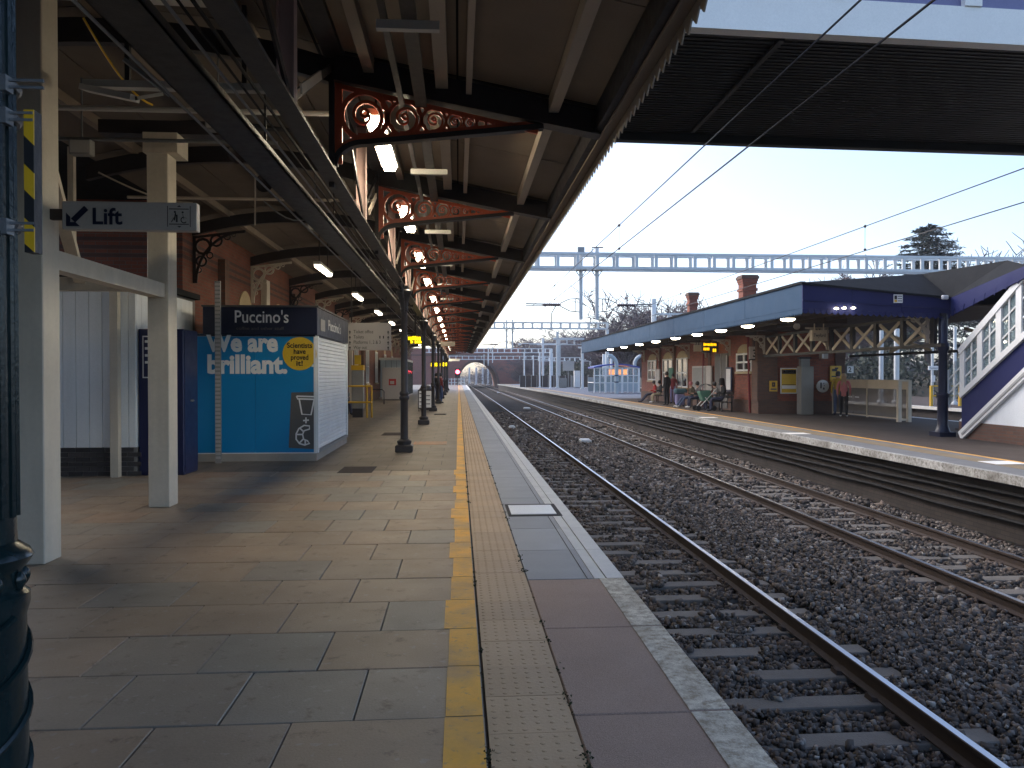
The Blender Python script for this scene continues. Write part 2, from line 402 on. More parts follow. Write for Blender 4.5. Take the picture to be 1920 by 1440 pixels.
# pink concrete copings with worn white edge (near), grey copings beyond
for y0, y1 in ((-1.2, 1.1), (1.112, 2.35), (2.362, 3.59), (3.602, 4.835), (4.847, 6.0)):
    sbox(.538, PE, y0, y1, -.16, -.002).build('coping_slab', 'pink_concrete', plat, bevel=.006)
    sbox(1.10, PE - .004, y0 + .01, y1 - .006, -.0015, .0025).build('worn_white_edge', 'white_edge_worn', plat)
GC = MB().box(.54, 1.0, 0, .992, -.16, 0).box(1.012, 1.058, 0, .992, -.16, 0).box(1.0, 1.012, 0, .992, -.16, -.014).mesh('coping_slab', 'grey_coping')
WE = MB().box(1.066, 1.15, 0, .992, -.16, 0).box(1.164, PE, 0, .992, -.16, 0.001).box(1.15, 1.164, 0, .992, -.16, -.014).mesh('white_edge_strip', 'white_edge')
for k in range(46):
    inst('coping_slab', GC, plat, (0, 6.008 + k, 0)); inst('white_edge_strip', WE, plat, (0, 6.008 + k, 0))
sbox(.54, 1.06, 52.02, 124, -.16, 0).build('coping_run', 'grey_coping', plat); sbox(1.066, PE, 52.02, 124, -.16, 0).build('white_edge_run', 'white_edge', plat)
cov = sbox(.565, 1.175, 8.70, 9.50, .001, .006).build('cover_frame', 'dark_joint', plat)
sbox(.60, 1.12, 8.79, 9.40, .006, .011).build('cover_plate', 'white_paint', cov)
for (x0, x1, y0, y1) in ((-1.98, -1.42, 12.75, 13.6), (-2.05, -1.45, 20.6, 21.6), (-1.0, -.5, 31, 32)):
    c = sbox(x0, x1, y0, y1, .0015, .006).build('drain_cover', 'dark_joint', plat)
    for q in range(5): sbox(x0 + .04, x1 - .04, y0 + .06 + q * .15, y0 + .14 + q * .15, .006, .010).build('grate_bar', 'rail_side', c)
sbox(-1.05, -.28, 17.8, 18.6, .0015, .004).build('orange_mark', 'orange_paint', plat)
for k in range(9): sbox(.05, .10, 2.6 + k, 2.61 + k, -.3, -.29) if False else None

# moss and grit in the joints
rg_ = random.Random(21); mv, mf = [], []
for (jx, n_) in ((.123, 60), (.535, 70)):
    for k in range(n_):
        y = 2.6 + 12 * rg_.random() ** 1.6; sz_ = rg_.choice((.004, .006, .010, .016))
        for q in range(10):
            c = Vector((jx + rg_.gauss(0, sz_ * .7), y + rg_.gauss(0, sz_ * 1.8), rg_.uniform(0, .004))); a_ = Vector((rg_.uniform(-1, 1), rg_.uniform(-1, 1), rg_.uniform(.1, 1))).normalized() * sz_ * .8; b_ = a_.cross(Vector((rg_.uniform(-1, 1), rg_.uniform(-1, 1), .3))).normalized() * sz_ * .5
            m = len(mv); mv += [c - b_, c + b_, c + a_]; mf.append((m, m + 1, m + 2))
MB().add(mv, mf).build('moss', M('moss', (.045, .05, .02), .9, var=.4, vs=6), None, kind='stuff', label='dark moss and grit in the platform joints', cat='moss')

# tracks
RAILP = [(-.07, 0), (.07, 0), (.07, .012), (.012, .03), (.010, .115), (.034, .125), (.035, .152), (.028, .159), (-.028, .159), (-.035, .152), (-.034, .125), (-.010, .115), (-.012, .03), (-.07, .012)]
SLM = MB().hexa([(-1.25, -.14, -.12), (1.25, -.14, -.12), (1.25, .14, -.12), (-1.25, .14, -.12), (-1.24, -.11, .075), (1.24, -.11, .075), (1.24, .11, .075), (-1.24, .11, .075)]).mesh('sleeper', 'sleeper', bevel=.008)
CLIP = MB().hexa([(-.03, -.06, .07), (.03, -.06, .07), (.03, .06, .07), (-.03, .06, .07), (-.02, -.05, .115), (.025, -.05, .105), (.025, .05, .105), (-.02, .05, .115)]).mesh('rail_clip', 'rail_side')
ZS = -1.155
def track(cx, label, nclip, sleepers, y1=400):
    t = thing('railway_track', label, 'track', (cx, 0, ZS), 'railway tracks')
    for sx in (-.7175 - .035, .7175 + .035):
        mb = MB(); pts = [-14, 0, 10, 20, 30] + list(range(40, y1, 10)); n = len(RAILP)
        for i, y in enumerate(pts):
            for u, v in RAILP: mb.v.append((cx + sx + u + curve_x(y), y, ZS + .082 + v))
            if i:
                for k in range(n):
                    q = (i - 1) * n; mb.f.append((q + k, q + (k + 1) % n, q + n + (k + 1) % n, q + n + k))
        o = mb.build('rail', 'rail_side', t); me = o.data; me.materials.append(MATS['rail_top'])
        for p in me.polygons:
            if all(me.vertices[i].co.z > .236 for i in p.vertices): p.material_index = 1
    for k in range(sleepers):
        y = 1.9 + k * .6
        s = inst('sleeper', SLM, t, (cx + curve_x(y), y + random.uniform(-.02, .02), ZS + random.uniform(-.008, .006))); s.rotation_euler.z = random.uniform(-.012, .012)
        if k < nclip:
            for sx in (-.855, -.65, .65, .855): inst('rail_clip', CLIP, s, (cx + sx, y, ZS)).location = (sx, 0, 0)
    return t
T1, T2, T3 = 2.74, 6.985, 20.3
track(T1, 'railway track running right beside the near paved platform edge', 22, 75)
track(T2, 'railway track running beside the island platform with seated passengers', 12, 75)
track(T3, 'railway track on the far side of the island platform behind the fence', 0, 70, 200)

# ballast stones: tens of thousands, one object
phi = (1 + 5 ** .5) / 2
ICO = np.array([(x, y, z) for z in (-1, 1) for y in (-1, 1) for x in (-1, 1)]) * .68
ICF = np.array([(0, 2, 1), (1, 2, 3), (4, 5, 6), (5, 7, 6), (0, 1, 4), (1, 5, 4), (2, 6, 3), (3, 6, 7), (0, 4, 2), (2, 4, 6), (1, 3, 5), (3, 7, 5)])
P = []
for (y0, y1, dens, s0, s1) in ((2.6, 8, 1150, .015, .033), (8, 15, 560, .022, .04), (15, 30, 150, .038, .06), (30, 55, 45, .06, .085)):
    n = int((y1 - y0) * 7.4 * dens); q = np.empty((n, 4)); q[:, 0] = RNG.uniform(1.22, 8.62, n); q[:, 1] = RNG.uniform(y0, y1, n)
    q[:, 3] = RNG.uniform(s0, s1, n) * RNG.choice([.75, 1, 1.3], n, p=[.35, .5, .15]); P.append(q)
P = np.concatenate(P)
sl_d = np.abs((P[:, 1] - 1.9 + .3) % .6 - .3) < .125
in1 = np.abs(P[:, 0] - T1) < 1.24; in2 = np.abs(P[:, 0] - T2) < 1.24; ins = in1 | in2
# shoulder heaped between and beside the tracks, a little lower in the four-foot
heap = np.where(ins, -1.105, -1.062) + .02 * np.sin(P[:, 0] * 3.1 + P[:, 1] * 1.7) * np.sin(P[:, 1] * .9)
P[:, 2] = heap + RNG.uniform(-.03, .022, len(P))
patch = np.sin(P[:, 0] * 5.3 + 1.3 * np.sin(P[:, 1] * 2.1)) * np.sin(P[:, 1] * 3.7 + P[:, 0]) > .25
keep = ~(sl_d & ins) | (patch & (RNG.random(len(P)) < .85))
P[:, 2] = np.where(sl_d & ins & keep, ZS + .075 + P[:, 3] * .45, P[:, 2])
for cx in (T1, T2):
    for sx in (-.7525, .7525): keep &= np.abs(P[:, 0] - cx - sx) > .085
keep &= (P[:, 0] > 1.25) & (P[:, 0] < 8.7); P = P[keep]; n = len(P)
NV = len(ICO); V = ICO[None] * (1 + RNG.uniform(-.5, .35, (n, NV, 3))) * P[:, None, 3:4] * RNG.uniform(.6, 1.35, (n, 1, 3))
a = RNG.uniform(0, 6.28, n); b = RNG.uniform(-1.2, 1.2, n)
ca, sa, cb, sb = np.cos(a)[:, None], np.sin(a)[:, None], np.cos(b)[:, None], np.sin(b)[:, None]
x = V[..., 0] * ca - V[..., 1] * sa; yv = V[..., 0] * sa + V[..., 1] * ca; z = V[..., 2]
V = np.stack([x, yv * cb - z * sb, yv * sb + z * cb], -1) + P[:, None, :3]
V[..., 0] += np.array([curve_x(v) for v in P[:, 1]])[:, None]
FI = (ICF[None] + NV * np.arange(n)[:, None, None]).reshape(-1)
me = bpy.data.meshes.new('ballast_stones'); me.vertices.add(n * NV); me.vertices.foreach_set('co', V.reshape(-1).astype(np.float32))
me.loops.add(len(FI)); me.loops.foreach_set('vertex_index', FI.astype(np.int32)); me.polygons.add(len(FI) // 3)
me.polygons.foreach_set('loop_start', np.arange(0, len(FI), 3, dtype=np.int32)); me.polygons.foreach_set('loop_total', np.full(len(FI) // 3, 3, dtype=np.int32))
me.update(); me.validate(); me.materials.append(MATS['stone'])
o = bpy.data.objects.new('ballast_stones', me); COL.objects.link(o); tag(o, 'dark grey and brown crushed stone ballast between the rails', 'ballast', kind='stuff')
# small things between the tracks
for (px, py, w) in ((960, 803, .3), (1097, 829, .42), (988, 767, .5), (935, 737, .5)):
    p = at(px, py, Z=-1.04); box = thing('track_box', 'small pale metal box lying on the ballast between the tracks', 'box', p, 'boxes on the ballast')
    MB().box(p.x - w / 2, p.x + w / 2, p.y - .3, p.y + .3, p.z, p.z + .1).build('body', 'steel_pale', box, bevel=.015)
    MB().box(p.x - w / 2 + .04, p.x + w / 2 - .04, p.y - .26, p.y + .26, p.z + .1, p.z + .125).build('lid', 'steel_pale', box)

# island platform
IE = 8.78
def icx(y): return -1.7e-4 * max(0, y - 25) ** 2
ysi = [4, 12, 20, 28, 36, 44, 52, 60, 70, 80, 90, 100, 110, 122, 135]
def strip(x0, x1, z0, z1, cz=1, ys=ysi, c1=1):
    mb = MB()
    for i, y in enumerate(ys):
        mb.v += [(x0 + icx(y), y, z0), (x1 + icx(y) * c1, y, z0), (x1 + icx(y) * c1, y, z1), (x0 + icx(y), y, z1)]
        if i:
            q = 4 * i - 4
            for k in range(4): mb.f.append((q + k, q + (k + 1) % 4, q + 4 + (k + 1) % 4, q + 4 + k))
    e = 4 * (len(ys) - 1); mb.f += [(0, 1, 2, 3), (e, e + 1, e + 2, e + 3)]; return mb
isl = structure('island_platform', strip(IE + .22, 17.1, -1.4, -.02, c1=0), 'platform_wall')
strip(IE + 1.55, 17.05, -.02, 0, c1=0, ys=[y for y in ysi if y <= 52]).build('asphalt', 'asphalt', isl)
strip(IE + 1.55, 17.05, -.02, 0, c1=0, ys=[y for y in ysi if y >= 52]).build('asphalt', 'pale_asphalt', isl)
strip(IE + .13, IE + .74, -.14, 0.0).build('coping', 'island_coping', isl)
strip(IE, IE + .128, -.15, .003).build('white_edge', 'island_edge', isl)
strip(IE + .75, IE + 1.15, -.02, .002).build('tactile_strip', 'island_tactile', isl)
strip(IE + 1.16, IE + 1.40, -.02, 0).build('paving_strip', 'island_coping', isl)
strip(IE + 1.41, IE + 1.54, -.02, .002).build('yellow_line', 'yellow_paint', isl)
strip(17.06, 17.3, -.15, .003, c1=1).build('far_white_edge', 'white_edge', isl)
for k, px in enumerate((1318, 1480, 1860)):
    p = at(px, (783, 813, 868)[k], Z=0); sbox(p.x - .1, p.x + .5, p.y - .25, p.y + .25, .003, .007).build('white_plate', 'white_paint', isl)
for k, zc in enumerate((-.34, -.47, -.62, -.78)):
    MB().tube([(IE + .16 + icx(y), y, zc + .02 * math.sin(y * 1.3 + k * 2)) for y in range(4, 120, 2)], .03, 6).build('trackside_cable', 'cable', None, label=('thick black cable fixed along the island platform wall, highest of the four', 'black cable on the island platform wall, second below the coping', 'black cable on the island platform wall, third below the coping', 'black cable lowest on the island platform wall above the ballast')[k], cat='cable', group='cables on the platform wall')
# opposite platform beyond the island
p1 = structure('far_platform', sbox(23.8, 34, 4, 120, -1.4, -.02), 'platform_wall')
sbox(23.9, 34, 4, 120, -.02, 0).build('asphalt', 'asphalt', p1); sbox(23.6, 23.89, 4, 120, -.14, .003).build('white_edge', 'white_edge', p1)

# ------------------------------------------------------------------ near platform canopy
GX = -1.19                                              # line of the lattice girder and brackets
BY = [-2.6, .4, 3.4, 7.6, 11.7, 16.2, 20.6, 25.2, 29.7, 34.3, 38.8, 43.4, 47.9, 52.5, 57, 61.6, 66.1, 70.7, 75.2, 79.8, 84.3]
CY = [16.2, 25.2, 34.3, 43.4, 52.5, 61.6, 70.7, 79.8]
can = thing('platform_canopy', 'long dark station canopy with red scrollwork brackets over the near platform', 'canopy', (GX, 16.2, 0))
YA, YB = -2.6, 86.0
def rz(x): return 4.70 - .19 * (x - GX)                 # underside of rafters' top / roof line on the track side
def arch(x): return 4.86 - .12 * ((x + 3.35) / 2.1) ** 2 * 2.6      # arched rib underside, building side
# roof panels on the track side (boards between rafters), each bay two panels
for i in range(len(BY) - 1):
    y0, y1 = BY[i] + .06, BY[i + 1] - .06
    for (xa, xb) in ((GX + .06, -.02), (0.0, 1.40)):
        z0, z1 = rz(xa) + .02, rz(xb) + .02
        h = (y1 - y0) / 2
        for s in range(2):
            a, b = y0 + s * h + .008, y0 + (s + 1) * h - .008
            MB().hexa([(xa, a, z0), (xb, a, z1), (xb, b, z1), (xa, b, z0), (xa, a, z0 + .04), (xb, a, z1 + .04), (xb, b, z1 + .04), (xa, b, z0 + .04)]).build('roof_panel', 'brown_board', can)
MB().hexa([(GX - .2, YA, 4.80), (1.62, YA, rz(1.5) + .1), (1.62, YB, rz(1.5) + .1), (GX - .2, YB, 4.80), (GX - .2, YA, 4.86), (1.62, YA, rz(1.5) + .16), (1.62, YB, rz(1.5) + .16), (GX - .2, YB, 4.86)]).build('roof_sheet', 'slate', can)
for (x, w, m) in ((-.86, .10, 'brown_board'), (-.16, .12, 'cream_board'), (.10, .055, 'cream_board'), (.93, .10, 'cream_board')):
    z = rz(x) - .0
    sbox(x - w / 2, x + w / 2, YA, YB, z - .13, z + .012).build('purlin', m, can)
# edge beam, soffit and valance
sbox(1.34, 1.46, YA, YB, rz(1.4) - .22, rz(1.4) + .02).build('edge_beam', 'dark_iron', can)
MB().hexa([(1.40, YA, rz(1.4) - .26), (1.53, YA, rz(1.4) - .20), (1.53, YB, rz(1.4) - .20), (1.40, YB, rz(1.4) - .26), (1.40, YA, rz(1.4) - .235), (1.53, YA, rz(1.4) - .17), (1.53, YB, rz(1.4) - .17), (1.40, YB, rz(1.4) - .235)]).build('soffit_board', 'brown_board', can)
sbox(1.545, 1.60, YA, YB, 4.02, rz(1.5) + .1).build('fascia_board', 'cream_board', can)
VB = MB().prism([(1.535, -.078, .0), (1.535, .078, 0), (1.535, .078, -.19), (1.535, .06, -.215), (1.535, .0, -.27), (1.535, -.06, -.215), (1.535, -.078, -.19)], (.012, 0, 0))
VBM = VB.mesh('valance_board', 'cream_board')
k = 0; y = 3.0
while k < 210:
    inst('valance_board', VBM, can, (0, y, 4.15)); y += .163; k += 1
mb = MB()
while y < YB:
    mb.add([(v[0], v[1] + y, v[2] + 4.15) for v in VB.v], VB.f); y += .163
y = 2.84
while y > YA:
    mb.add([(v[0], v[1] + y, v[2] + 4.15) for v in VB.v], VB.f); y -= .163
mb.build('valance', 'cream_board', can, kind='stuff')
# lattice girder: flanges, posts, diagonals
sbox(GX - .075, GX + .075, YA, YB, 3.45, 3.475).build('bottom_flange', 'dark_iron', can)
sbox(GX - .012, GX + .012, YA, YB, 3.475, 3.56).build('flange_web', 'dark_iron', can)
sbox(GX - .09, GX + .09, YA, YB, 4.64, 4.75).build('top_flange', 'dark_iron', can)
for i in range(1, len(BY) - 1):
    yb, yn = BY[i], BY[i + 1]; ym = (yb + yn) / 2
    if yb < 0: continue
    p = MB().box(GX - .06, GX + .06, ym - .006, ym + .006, 3.475, 4.65).box(GX - .06, GX - .05, ym - .05, ym + .05, 3.475, 4.65).box(GX + .05, GX + .06, ym - .05, ym + .05, 3.475, 4.65)
    p.build('girder_post', 'pink_steel', can)
    MB().bar((GX + .03, ym - .08, 3.52), (GX + .03, yb + .06, 4.54), .02, .07).build('girder_diagonal', 'dark_iron', can)
    MB().bar((GX - .03, ym + .08, 3.52), (GX - .03, yn - .06, 4.54), .02, .07).build('girder_diagonal', 'dark_iron', can)
    MB().bar((GX + .08, ym + .08, 3.62), (GX + .10, ym + .75, 3.98), .016, .07).build('girder_strut', 'cream_board', can)
# rafters on the track side + bracket with scrollwork (shared meshes, origin on the girder at height 0)
RAF = MB().hexa([(0, -.045, 4.44), (2.55, -.045, 3.97), (2.55, .045, 3.97), (0, .045, 4.44), (0, -.045, 4.69), (2.55, -.045, 4.205), (2.55, .045, 4.205), (0, .045, 4.69)])
RAF.hexa([(0, -.09, 4.42), (2.58, -.09, 3.95), (2.58, .09, 3.95), (0, .09, 4.42), (0, -.09, 4.442), (2.58, -.09, 3.972), (2.58, .09, 3.972), (0, .09, 4.442)])
RAFM = RAF.mesh('rafter', 'dark_iron')
fr = lambda u, v, d: Vector((u, d, 4.42 + v))
def btop(u): return -.206 * u - .005
def bbot(u): return (-.56 + .112 * (u - .29)) if u > .29 else -.78 + .22 * math.sqrt(max(0, 1 - (1 - u / .29) ** 2))
fb = MB()
fb.ribbon([(.035, -.0), (.035, -.78)], .07, fr, .03)
fb.ribbon([(u, btop(u) - .02) for u in (.0, .5, 1.0, 1.5, 1.97)], .045, fr, .03)
fb.ribbon([(u, bbot(u) + .025) for u in (0.02, .05, .1, .15, .2, .25, .3, .6, 1.0, 1.5, 1.95)], .05, fr, .03)
u = .07; prev = None
while u < 1.72:
    h = btop(u + .1) - bbot(max(.3, u + .1)); r = max(.02, (h - .05) / 2)
    for _ in range(4):
        h = btop(u + r) - bbot(max(.2, u + r)); r = max(.02, (h - .06) / 2 * 1.0)
    rr = min(r, .215); c = (u + rr, (btop(u + rr) + bbot(max(.2, u + rr))) / 2)
    wd = max(.018, rr * .22)
    fb.ribbon([(c[0] + (rr + .004) * math.cos(t * .3142), c[1] + (r + .008) * math.sin(t * .3142)) for t in range(20)], wd, fr, .028, closed=True)
    if rr > .045:
        sp = []
        for q in range(22):
            tt = q / 21; ang = -1.9 + tt * 8.4; rad = .92 - .74 * tt
            sp.append((c[0] + rad * rr * math.cos(ang), c[1] + rad * r * math.sin(ang)))
        fb.ribbon(sp, [max(.012, rr * (.2 - .1 * q / 21)) for q in range(22)], fr, .026)
        fb.ribbon([(c[0] + rr * .17 * math.cos(t * .785), c[1] + r * .12 + r * .17 * math.sin(t * .785)) for t in range(8)], rr * .14, fr, .03, closed=True)
    un = u + 2 * rr + .012
    for vv, sg in ((btop(un), -1), (bbot(max(.2, un)), 1)):
        rs = rr * .26
        if rs > .018: fb.ribbon([(un - .006 + rs * math.cos(t * .785), vv + sg * (rs + .035) + rs * math.sin(t * .785)) for t in range(8)], rs * .5, fr, .026, closed=True)
    u = un
FRM = fb.mesh('scrollwork', 'red_iron')
cb_ = MB().ribbon([(u, bbot(u) - .015) for u in (0.0, .02, .05, .1, .15, .2, .25, .3, .6, 1.0, 1.5, 2.02)], .05, fr, .10).box(-.05, .0, -.06, .06, 3.40, 4.6)
CHM = cb_.mesh('bracket_chord', 'dark_iron')
for yb in BY:
    if yb < 3: continue
    b = inst('rafter', RAFM, can, (GX, yb, 0))
    for nm, me in (('scrollwork', FRM), ('bracket_chord', CHM)):
        c = inst(nm, me, b, (GX, yb, 0)); c.location = (0, 0, 0)
# arched ribs on the building side, roof over them
XW = -5.4
xs = [XW + (GX - XW) * k / 14 for k in range(15)]
RIB = MB()
for i, x in enumerate(xs):
    z = arch(x)
    for d in (-.05, .05): RIB.v += [(x, d, z - .13), (x, d, z + .10)]
    if i:
        q = 4 * i - 4; RIB.f += [(q, q + 1, q + 5, q + 4), (q + 2, q + 3, q + 7, q + 6), (q, q + 2, q + 6, q + 4), (q + 1, q + 3, q + 7, q + 5)]
RIBM = RIB.mesh('arched_rib', 'dark_iron')
SPF = MB(); fs = lambda u, v, d: Vector((XW + u, d, 4.42 + v))
SPF.ribbon([(.03, 0), (.03, -.95)], .06, fs, .03).ribbon([(0, -.02), (1.05, .12)], .05, fs, .03)
arcp = [(.06 + .98 * (1 - math.cos(t)), -.95 + 1.06 * math.sin(t)) for t in [k * math.pi / 2 / 10 for k in range(11)]]
SPF.ribbon(arcp, .05, fs, .04)
for (cu, cv, r) in ((.2, -.2, .15), (.17, -.5, .10), (.47, -.08, .11), (.12, -.68, .05), (.69, .0, .06), (.34, -.38, .06), (.82, .04, .035)):
    SPF.ribbon([(cu + r * math.cos(t * .524), cv + r * math.sin(t * .524)) for t in range(12)], r * .35, fs, .03, closed=True)
SPM = SPF.mesh('spandrel', 'cream_iron'); SPD = SPF.mesh('spandrel', 'dark_iron')
for k, yb in enumerate(BY):
    if yb < -2: continue
    rib = inst('arched_rib', RIBM, can, (0, yb, 0))
    if yb > 14:
        s = inst('spandrel', SPM if k % 2 == 0 or yb > 40 else SPD, rib, (0, yb, 0)); s.location = (0, 0, 0)
for i in range(len(BY) - 1):
    for q in range(7):
        x0, x1 = XW + (GX - XW) * q / 7 + .008, XW + (GX - XW) * (q + 1) / 7 - .008
        MB().hexa([(x0, BY[i] + .01, arch(x0) + .22), (x1, BY[i] + .01, arch(x1) + .22), (x1, BY[i + 1] - .01, arch(x1) + .22), (x0, BY[i + 1] - .01, arch(x0) + .22),
                   (x0, BY[i] + .01, arch(x0) + .25), (x1, BY[i] + .01, arch(x1) + .25), (x1, BY[i + 1] - .01, arch(x1) + .25), (x0, BY[i + 1] - .01, arch(x0) + .25)]).build('roof_panel', 'shaded_board', can)
for x in (-4.7, -3.35, -2.0):
    sbox(x - .05, x + .05, YA, YB, arch(x) + .09, arch(x) + .215).build('purlin', 'brown_board', can)
mb = MB()
for i, x in enumerate([XW - .3] + xs + [GX + .1]):
    z = (arch(x) if x >= XW else arch(XW)) + .27; mb.v += [(x, YA, z), (x, YB, z)]
    if i: mb.f.append((2 * i - 2, 2 * i - 1, 2 * i + 1, 2 * i))
mb.build('roof_sheet', 'slate', can)
# columns
def col_profile(top):
    return [(.16, 0), (.16, .03), (.135, .16), (.15, .19), (.15, .23), (.085, .27), (.08, .34), (.078, 1.06), (.088, 1.08), (.105, 1.11), (.105, 1.14), (.082, 1.17), (.098, 1.20), (.098, 1.235), (.07, 1.27), (.066, 2.9), (.09, 2.95), (.075, 3.0), (.085, 3.1), (.14, 3.28), (.16, 3.3), (.16, 3.34), (.09, 3.38), (.09, top)]
for yc in CY:
    c = MB().lathe((GX + .06, yc, 0), col_profile(3.45), 16).build('column', 'dark_iron', can, smooth=True)
    sbox(GX - .12, GX + .24, yc - .18, yc + .18, 0, .15).build('column_base', 'dark_iron', c, bevel=.02)
    for sg in (-1, 1):
        MB().tube([(GX + .06, yc + sg * (.08 + .9 * (1 - math.cos(t))), 2.9 + .52 * math.sin(t)) for t in [k * math.pi / 16 for k in range(9)]], .022, 6).build('column_brace', 'dark_iron', c)
# the green column right next to the camera, with spiral bands on its lower part
gc_ = Vector((-1.135, 1.92, 0))
gcol = thing('iron_column', 'glossy dark green cast iron column with ring mouldings and metal clamps', 'column', gc_)
pr = [(.17, 0), (.17, .12), (.10, .2), (.092, 1.02), (.1, 1.05), (.1, 1.075), (.084, 1.09), (.084, 1.13), (.1, 1.15), (.108, 1.165), (.1, 1.18), (.074, 1.2), (.072, 1.26), (.068, 3.0), (.085, 3.1), (.15, 3.3), (.15, 3.45)]
MB().lathe(gc_, pr, 28).build('shaft', 'green_iron', gcol, smooth=True)
for k in range(14):
    t = k / 14 * 2 * math.pi
    MB().tube([(gc_.x + .071 * math.cos(t), gc_.y + .071 * math.sin(t), 1.26), (gc_.x + .067 * math.cos(t), gc_.y + .067 * math.sin(t), 3.0)], .009, 5).build('flute', 'green_iron', gcol)
for k in range(3):
    MB().tube([(gc_.x + .097 * math.cos(q * .25 + k * 2.1), gc_.y + .097 * math.sin(q * .25 + k * 2.1), .22 + q * .0165) for q in range(50)], .0085, 6).build('spiral_band', 'green_iron', gcol)
for (ang) in range(0, 360, 40):
    MB().lathe((gc_.x + .088 * math.cos(R(ang)), gc_.y + .088 * math.sin(R(ang)), 1.11), [(.006, -.022), (.013, -.01), (.015, 0), (.011, .012), (.004, .02)], 8).build('boss', 'green_iron', gcol, smooth=True)
for z, ln in ((2.275, .125), (2.20, .095), (1.945, .095)):
    r = .081
    mb = MB().tube([(gc_.x + r * math.cos(t * .349), gc_.y + r * math.sin(t * .349), z + .012 * math.cos(t * .349)) for t in range(19)], .010, 6)
    cl = mb.build('clamp_band', 'galv', gcol)
    sbox(gc_.x + .075, gc_.x + .075 + ln * .8, gc_.y - .05, gc_.y - .044, z - .012, z - .006).build('clamp_arm', 'galv', cl)
    sbox(gc_.x + .075, gc_.x + .075 + ln * .8, gc_.y - .05, gc_.y - .044, z + .004, z + .010).build('clamp_arm', 'galv', cl)
    MB().lathe((gc_.x + .085, gc_.y - .055, z), [(.010, -.008), (.012, 0), (.010, .008)], 8, axis='y').build('clamp_bolt', 'galv', cl)
    sbox(gc_.x + .085, gc_.x + .098, gc_.y - .062, gc_.y - .03, z - .02, z + .016).build('clamp_lug', 'galv', cl)
# panel seen edge-on, hazard tape on its edge
hx0, hx1 = gc_.x + .130, gc_.x + .152; hy = 1.872
hp = thing('edge_on_sign', 'flat sign panel clamped to the green column, black and yellow hazard tape along its edge', 'sign', (hx0, hy, 1.88))
sbox(hx0, hx1, hy + .004, hy + .035, 1.885, 2.215).build('panel', 'dark_iron', hp)
z = 2.215; k = 0
segs = [(2.215, 2.155), (2.155, 2.09), (2.09, 2.03), (2.03, 1.965), (1.965, 1.905), (1.905, 1.885)]
sk = .022
for k, (za, zb) in enumerate(segs):
    a = min(2.215, za); q = [(hx0, hy, a), (hx0, hy, zb), (hx1, hy, max(1.885, zb - (sk if k < 5 else 0))), (hx1, hy, max(1.885, a - (sk if k else 0)))]
    MB().prism(q, (0, .0035, 0)).build('tape_stripe', 'hazard_yellow' if k % 2 == 0 else 'print_black', hp)
# cable tray and conduits under the building-side roof
tray = thing('cable_tray', 'wide dark cable tray hung along the canopy beside the lattice girder', 'cable tray', (-1.85, 10, 3.6))
MB().box(-1.99, -1.70, YA, 60, 3.60, 3.612).box(-1.99, -1.98, YA, 60, 3.60, 3.67).box(-1.71, -1.70, YA, 60, 3.60, 3.67).build('tray', 'dark_iron', tray)
for x in (-1.94, -1.88, -1.80, -1.75): MB().tube([(x, YA, 3.64), (x, 60, 3.64)], .025, 6).build('cable', 'cable', tray)
for i in range(3, 15): MB().box(-1.86, -1.84, BY[i] - .01, BY[i] + .01, 3.6, arch(-1.85)).build('hanger', 'dark_iron', tray)
for k, (x, z, rr, m) in enumerate(((-1.62, 3.66, .012, 'galv'), (-1.57, 3.70, .010, 'cable'), (-1.50, 3.72, .014, 'cable'), (-2.03, 3.58, .011, 'galv'))):
    MB().tube([(x, YA, z), (x, 60, z)], rr, 6).build('conduit', m, tray)
for (x, w) in ((-.545, .05), (-.36, .11)):
    t = sbox(x - w / 2, x + w / 2, YA, 70, 4.20, 4.24).build('conduit_trunking', 'dark_iron', None, label='narrow dark conduit trunking under the track side roof' if w < .1 else 'wide dark cable trunking under the track side roof boards', cat='trunking', group='trunking under the canopy', origin=(x, 10, 4.2))
for k in range(9):
    y = 5.75 + k * 4.1
    sbox(-.60, -.14, y - .03, y + .03, 4.13, 4.195).build('trunking_bracket', 'batten_white', None, label='%s white crosswise bar under the dark trunking along from the footbridge' % ORD[k], cat='bracket', group='trunking brackets', origin=(-.37, y, 4.13))

# strip lights
def strip_light(x, y0, ln, z, w, m, label, group, ceil):
    t = thing('strip_light', label, 'light', (x, y0, z), group)
    sbox(x - w / 2 - .012, x + w / 2 + .012, y0 - .04, y0 + ln + .04, z + .055, z + .12).build('housing', 'batten_white', t)
    MB().hexa([(x - w * .36, y0, z), (x + w * .36, y0, z), (x + w * .36, y0 + ln, z), (x - w * .36, y0 + ln, z), (x - w / 2, y0, z + .055), (x + w / 2, y0, z + .055), (x + w / 2, y0 + ln, z + .055), (x - w / 2, y0 + ln, z + .055)]).build('diffuser', m, t)
    for yy in (y0 + .25, y0 + ln - .25): sbox(x - .01, x + .01, yy - .01, yy + .01, z + .12, ceil).build('hanger', 'dark_iron', t)
for k, yb in enumerate([q for q in BY if 7 < q < 80]):
    strip_light(-.84, yb + .15, 1.85, 4.10, .17, 'lamp_white', 'lit strip light behind the %s red bracket along from the footbridge' % ORD[k], 'lit strip lights behind the brackets', 4.5)
for k, y0 in enumerate((17.0, 23.0, 29.0, 35.0, 41.2, 47.5, 54, 60)):
    strip_light(-3.05, y0, 1.6, 3.93, .13, 'lamp_rib', '%s lit strip light under the arched ribs along from the kiosk' % ORD[k], 'lit strip lights under the arched ribs', 4.8)
t = thing('unlit_fitting', 'unlit crosswise light fitting under the dark roof above the cream columns', 'light fitting', (-2.5, 7.0, 4.1))
sbox(-3.25, -1.62, 6.96, 7.05, 4.10, 4.16).build('channel', 'batten_white', t)
